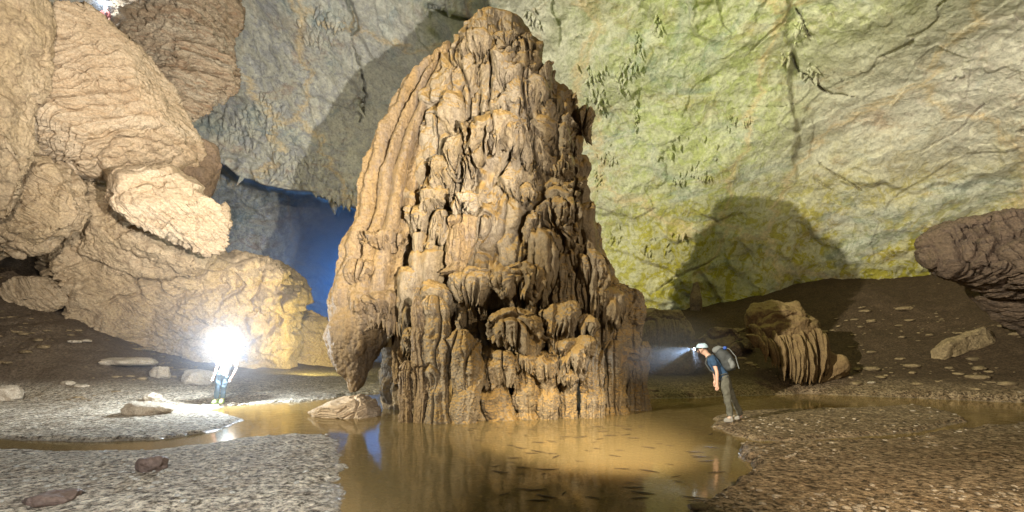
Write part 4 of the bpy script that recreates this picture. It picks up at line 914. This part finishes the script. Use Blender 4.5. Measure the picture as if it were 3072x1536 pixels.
        for w in (-.12, .12): skin('shoulder_strap', [(*B(.56, .10, w), .022), (*B(.58, -.03, w), .022), (*B(.48, -.14, w), .022), (*B(.30, -.14, w), .02), (*B(.12, -.04, w*1.2), .018), (*B(.08, .12, w*1.2), .018)], [(i, i+1) for i in range(5)], M_pack, pk, 1)
        skin('hip_belt', [(*B(.02, .10, -.12), .025), (*B(.02, -.08, -.13), .025), (*B(.02, -.14, 0), .022), (*B(.02, -.08, .13), .025), (*B(.02, .10, .12), .025)], [(i, i+1) for i in range(4)], M_pack, pk, 1)
    else:
        skin('belt', [(*(pel+np.array([-.13, -.06, .1])), .022), (*(pel+np.array([0, -.13, .1])), .026), (*(pel+np.array([.13, -.06, .1])), .022)], [(0, 1), (1, 2)], M_white, rt, 1)
        for s_ in (-1, 1):
            skin('shoulder_strap', [(*(lerp(chest, neck, .5)+np.array([s_*.11, .04, .03])), .018), (*(chest+np.array([s_*.12, -.13, .02])), .018), (*(lerp(pel, chest, .45)+np.array([s_*.12, -.12, 0])), .016)], [(0, 1), (1, 2)], M_packg, rt, 1)
    return rt, lp
q = .001707
def z7(X, Y_, y=0): return ((X-640)*q, y, (1180-Y_)*q)
Jr = dict(pelvis=z7(598, 640), chest=z7(465, 425), neck=z7(392, 330), head=z7(338, 258), face=(-1, 0, -.30),
          sh_n=z7(462, 395, -.17), el_n=z7(512, 545, -.22), wr_n=z7(515, 690, -.22), sh_f=z7(450, 395, .17), el_f=z7(480, 545, .20), wr_f=z7(490, 660, .19),
          hip_n=z7(598, 670, -.09), kn_n=z7(632, 880, -.12), an_n=z7(668, 1105, -.14), toe_n=z7(590, 1165, -.15),
          hip_f=z7(605, 670, .09), kn_f=z7(690, 855, .18), an_f=(.27, .34, .10), toe_f=(.13, .32, .02), palm=(1, 0, 0), curl=(-.6, 0, .2))
px_, py_ = 2150/3, 1274/3
xr, yr = gnd(px_, py_); xr = (( (2030+640*.2406)/3)-CX)/F*yr
zr = hgt_f(xr, yr)
P_r, lpr = person('person', (xr, yr, zr-.01), -.41, 'person in navy shirt with big backpack bending forward on the mud island', Jr, M_navy, M_trou, M_shoe, pack=True, gr='cavers wearing lit headlamps')
q = .00189
def z8(X, Y_, y=0): return ((X-300)*q, y, (1130-Y_)*q)
Jl = dict(pelvis=z8(335, 690), chest=z8(398, 470), neck=z8(425, 365), head=z8(437, 290), face=(.08, -1, -.02),
          sh_n=z8(310, 430), el_n=z8(258, 575, -.02), wr_n=z8(222, 700, -.05), sh_f=z8(500, 430), el_f=z8(512, 590, -.02), wr_f=z8(452, 725, -.08),
          hip_n=z8(290, 710), kn_n=z8(272, 870, -.05), an_n=z8(250, 1050), toe_n=z8(200, 1112, -.16), hip_f=z8(375, 710), kn_f=z8(350, 870, -.05), an_f=z8(325, 1050), toe_f=z8(300, 1112, -.18),
          palm=(.8, .4, 0), curl=(0, -1, .2), sleeve=.9)
pxl = (600+300*.2018)/3; yl = 13.3; xl = (pxl-CX)/F*yl; zl = hgt_f(xl, yl)
P_l, lpl = person('person', (xl, yl, max(zl, 0)), .5, 'person in white shirt facing us with dazzling headlamp on the left mud flat', Jl, M_white, M_jean, M_lime, lamp=M_lamp, lamp_r=.075)
# third one, waist-up behind the pale boulder
x3, y3, z3 = at(101, 8, 21.5)
J3 = {k: v for k, v in Jl.items()}
M_red = plain('dark_red_cloth', (.16, .03, .02), .9)
P_t, lpt = person('person', (x3, y3, z3-1.55), 0, 'person in red with bright headlamp half hidden behind the pale giant boulder at the top', J3, M_red, M_jean, M_shoe, lamp=M_lamps, lamp_r=.06)

# ------------------------------------------------------------------ mist lit by the headlamps
def mist(name, c, r, dens, label, col=(.85, .9, 1)):
    o = ellip(name, (0, 0, 0), r, None, P_l, 24) if False else None
    mb = MB(); ph = np.linspace(0, math.pi, 24); th = -np.linspace(0, 2*math.pi, 40, endpoint=False)
    P = np.stack([np.sin(ph)[:, None]*np.cos(th), np.sin(ph)[:, None]*np.sin(th), np.cos(ph)[:, None]+0*th], -1)*np.array(r)+np.array(c)
    m = bpy.data.materials.new(name); m.use_nodes = True; nt = m.node_tree; ns = nt.nodes; ns.remove(ns['Principled BSDF']); out = [n for n in ns if n.type == 'OUTPUT_MATERIAL'][0]
    g = nt.nodes.new('ShaderNodeNewGeometry')
    mp = N(nt, 'ShaderNodeVectorMath', operation='SUBTRACT'); nt.links.new(g.outputs['Position'], mp.inputs[0]); mp.inputs[1].default_value = c
    dv = N(nt, 'ShaderNodeVectorMath', operation='DIVIDE'); nt.links.new(mp.outputs[0], dv.inputs[0]); dv.inputs[1].default_value = r
    ln_ = N(nt, 'ShaderNodeVectorMath', operation='LENGTH'); nt.links.new(dv.outputs[0], ln_.inputs[0])
    d = math_(nt, 'SUBTRACT', 1., ln_.outputs['Value'], True); d = math_(nt, 'MULTIPLY', math_(nt, 'POWER', d, 1.4), dens)
    v = nt.nodes.new('ShaderNodeVolumeScatter'); v.inputs['Color'].default_value = (*col, 1); v.inputs['Anisotropy'].default_value = .2; nt.links.new(d, v.inputs['Density']); nt.links.new(v.outputs[0], out.inputs['Volume'])
    mb.grid(P, True); o = mb.build(name, m); tag(o, label, 'mist', None, 'stuff'); return o
def rotz(v, a): return np.array([v[0]*math.cos(a)-v[1]*math.sin(a), v[0]*math.sin(a)+v[1]*math.cos(a), v[2]])
LL = np.array([xl, yl, max(zl, 0)])+rotz(lpl, .5); LR = np.array([xr, yr, zr])+rotz(lpr, -.41); LT = np.array([x3, y3, z3-1.55])+lpt
mist('mist', tuple(LL), (5, 3, 3.8), .032, 'pale glowing mist round the left headlamp')
mist('mist', tuple(LR+np.array([-.5, 0, -.1])), (1.7, .8, 1.0), .24, 'faint bluish mist in the beam of the bending person')

mist('mist', (-13.6, 38, 9.5), (6.2, 6.5, 8), .34, 'deep blue haze filling the far gap left of the stalagmite')

mist('mist', tuple(LT+np.array([0, -.3, 0])), (1.6, 1.2, 1.3), .12, 'small bluish glow of mist round the topmost headlamp')  # mist added to give this headlamp its glow

# ------------------------------------------------------------------ light
def lamp(name, kind, loc, energy, col, size=.1, aim=None, spot=90, blend=.6):
    d = bpy.data.lights.new(name, kind); d.energy = energy; d.color = col; d.shadow_soft_size = size
    if kind == 'SPOT': d.spot_size = R(spot); d.spot_blend = blend
    o = bpy.data.objects.new(name, d); C.objects.link(o); o.location = loc
    if aim is not None: o.rotation_euler = (Vector(aim)-Vector(loc)).to_track_quat('-Z', 'Y').to_euler()
    return o
lamp('key_lamp', 'SPOT', (7.2, 2.2, 5.4), 3300, (1, .88, .70), .04, (-1.2, 13, 4.8), 56, .5)
lamp('front_lamp', 'SPOT', (1.6, .6, 1.2), 110, (1, .86, .68), .05, (-1.0, 12, 5), 62, .8)
lamp('grey_wall_lamp', 'SPOT', (2.4, .7, 2.2), 30000, (1, .96, .9), .05, (-14.5, 27, 14.5), 50, .7)
lamp('back_wall_fill', 'SPOT', (-8.5, 20, 9), 1300, (1, .95, .88), .2, (-12, 27, 16), 120, .6)  # added fill with no visible source, lifts the grey wall behind
lamp('wall_lamp', 'SPOT', (-27, -11, 12.1), 118000, (1, .955, .79), .2, (12, 24, 11.5), 46, .4)
lamp('top_wall_fill', 'SPOT', (5.0, .5, 4.5), 15000, (1, .92, .84), .2, (19, 17, 14), 66, 1.)  # added out of view to brighten the upper right wall
lamp('green_wall_lamp', 'POINT', (7.0, 17, 10.5), 600, (.85, 1, .35), .2)
lamp('left_lamp', 'SPOT', (-2.0, .5, 6.0), 11500, (1, .90, .76), .06, (-16, 19, 7), 70, .8)
lamp('shadow_edge_fill', 'SPOT', (-12, 28, 10), 2600, (.72, .82, 1), .05, (-25, 37.5, 9.5), 50, .08)  # added, unseen; its hard cone edge stands in for the stalagmite's shadow edge
lamp('left_floor_fill', 'SPOT', (-1.2, .3, 3.6), 2700, (.97, .98, 1), .06, (-5.2, 6.5, 0), 80, .8)  # added unseen spot brightening the near left mud flat
lamp('far_blue_fill', 'SPOT', (-10, 36, 5), 6500, (.045, .25, .85), .4, (-16, 41, 9), 130, .6)  # added hidden blue fill that colours the haze in the far gap
lamp('yellow_lamp', 'SPOT', (-8.6, 20.5, 1.3), 1100, (1, .84, .25), .1, (-11.6, 26, 3.2), 125, .6)
lamp('pool_fill', 'SPOT', (2.2, 2.5, 4.2), 12000, (1, .87, .66), .1, (1.2, 8.9, 0), 38, 1.)  # unseen spot added to make the bright patch on the pool
lamp('right_fill_lamp', 'SPOT', (3, .2, 3.4), 3300, (1, .84, .62), .1, (5.5, 6.5, 0), 74, 1.)
lamp('headlamp_light', 'POINT', tuple(LL+np.array([0, -.14, 0])), 1500, (.74, .87, 1.), .06)
lamp('headlamp_light', 'SPOT', tuple(LR+np.array([-.06, .02, 0])), 260, (.5, .7, 1.), .02, tuple(LR+np.array([-3, 1.2, -.9])), 45, .6)
lamp('headlamp_light', 'SPOT', tuple(LR+np.array([-.06, -.02, 0])), 420, (.6, .75, 1.), .03, (3.25, 7.3, 0), 16, .8)
lamp('headlamp_light', 'POINT', tuple(LT+np.array([0, -.15, 0])), 130, (.8, .9, 1.), .05)

w = bpy.data.worlds.new('World'); sc.world = w; w.use_nodes = True
bg = w.node_tree.nodes['Background']; bg.inputs[0].default_value = (.75, .82, 1, 1); bg.inputs[1].default_value = .035

cam = bpy.data.cameras.new('camera'); co = bpy.data.objects.new('camera', cam); C.objects.link(co); sc.camera = co
co.location = (0, 0, CH); co.rotation_euler = (R(90), 0, 0); cam.sensor_width = 36; cam.lens = F/1024*36; cam.shift_y = (HY-256)/1024; cam.clip_end = 500; cam.clip_start = .05
sc.view_settings.view_transform = 'Standard'; sc.view_settings.look = 'None'; sc.view_settings.exposure = 0; sc.view_settings.gamma = 1
cy = sc.cycles; cy.use_denoising = True
try: cy.denoiser = 'OPENIMAGEDENOISE'
except Exception: pass
cy.max_bounces = 5; cy.diffuse_bounces = 3; cy.glossy_bounces = 3; cy.transparent_max_bounces = 8; cy.volume_bounces = 0; cy.sample_clamp_indirect = 4; cy.caustics_reflective = False; cy.caustics_refractive = False
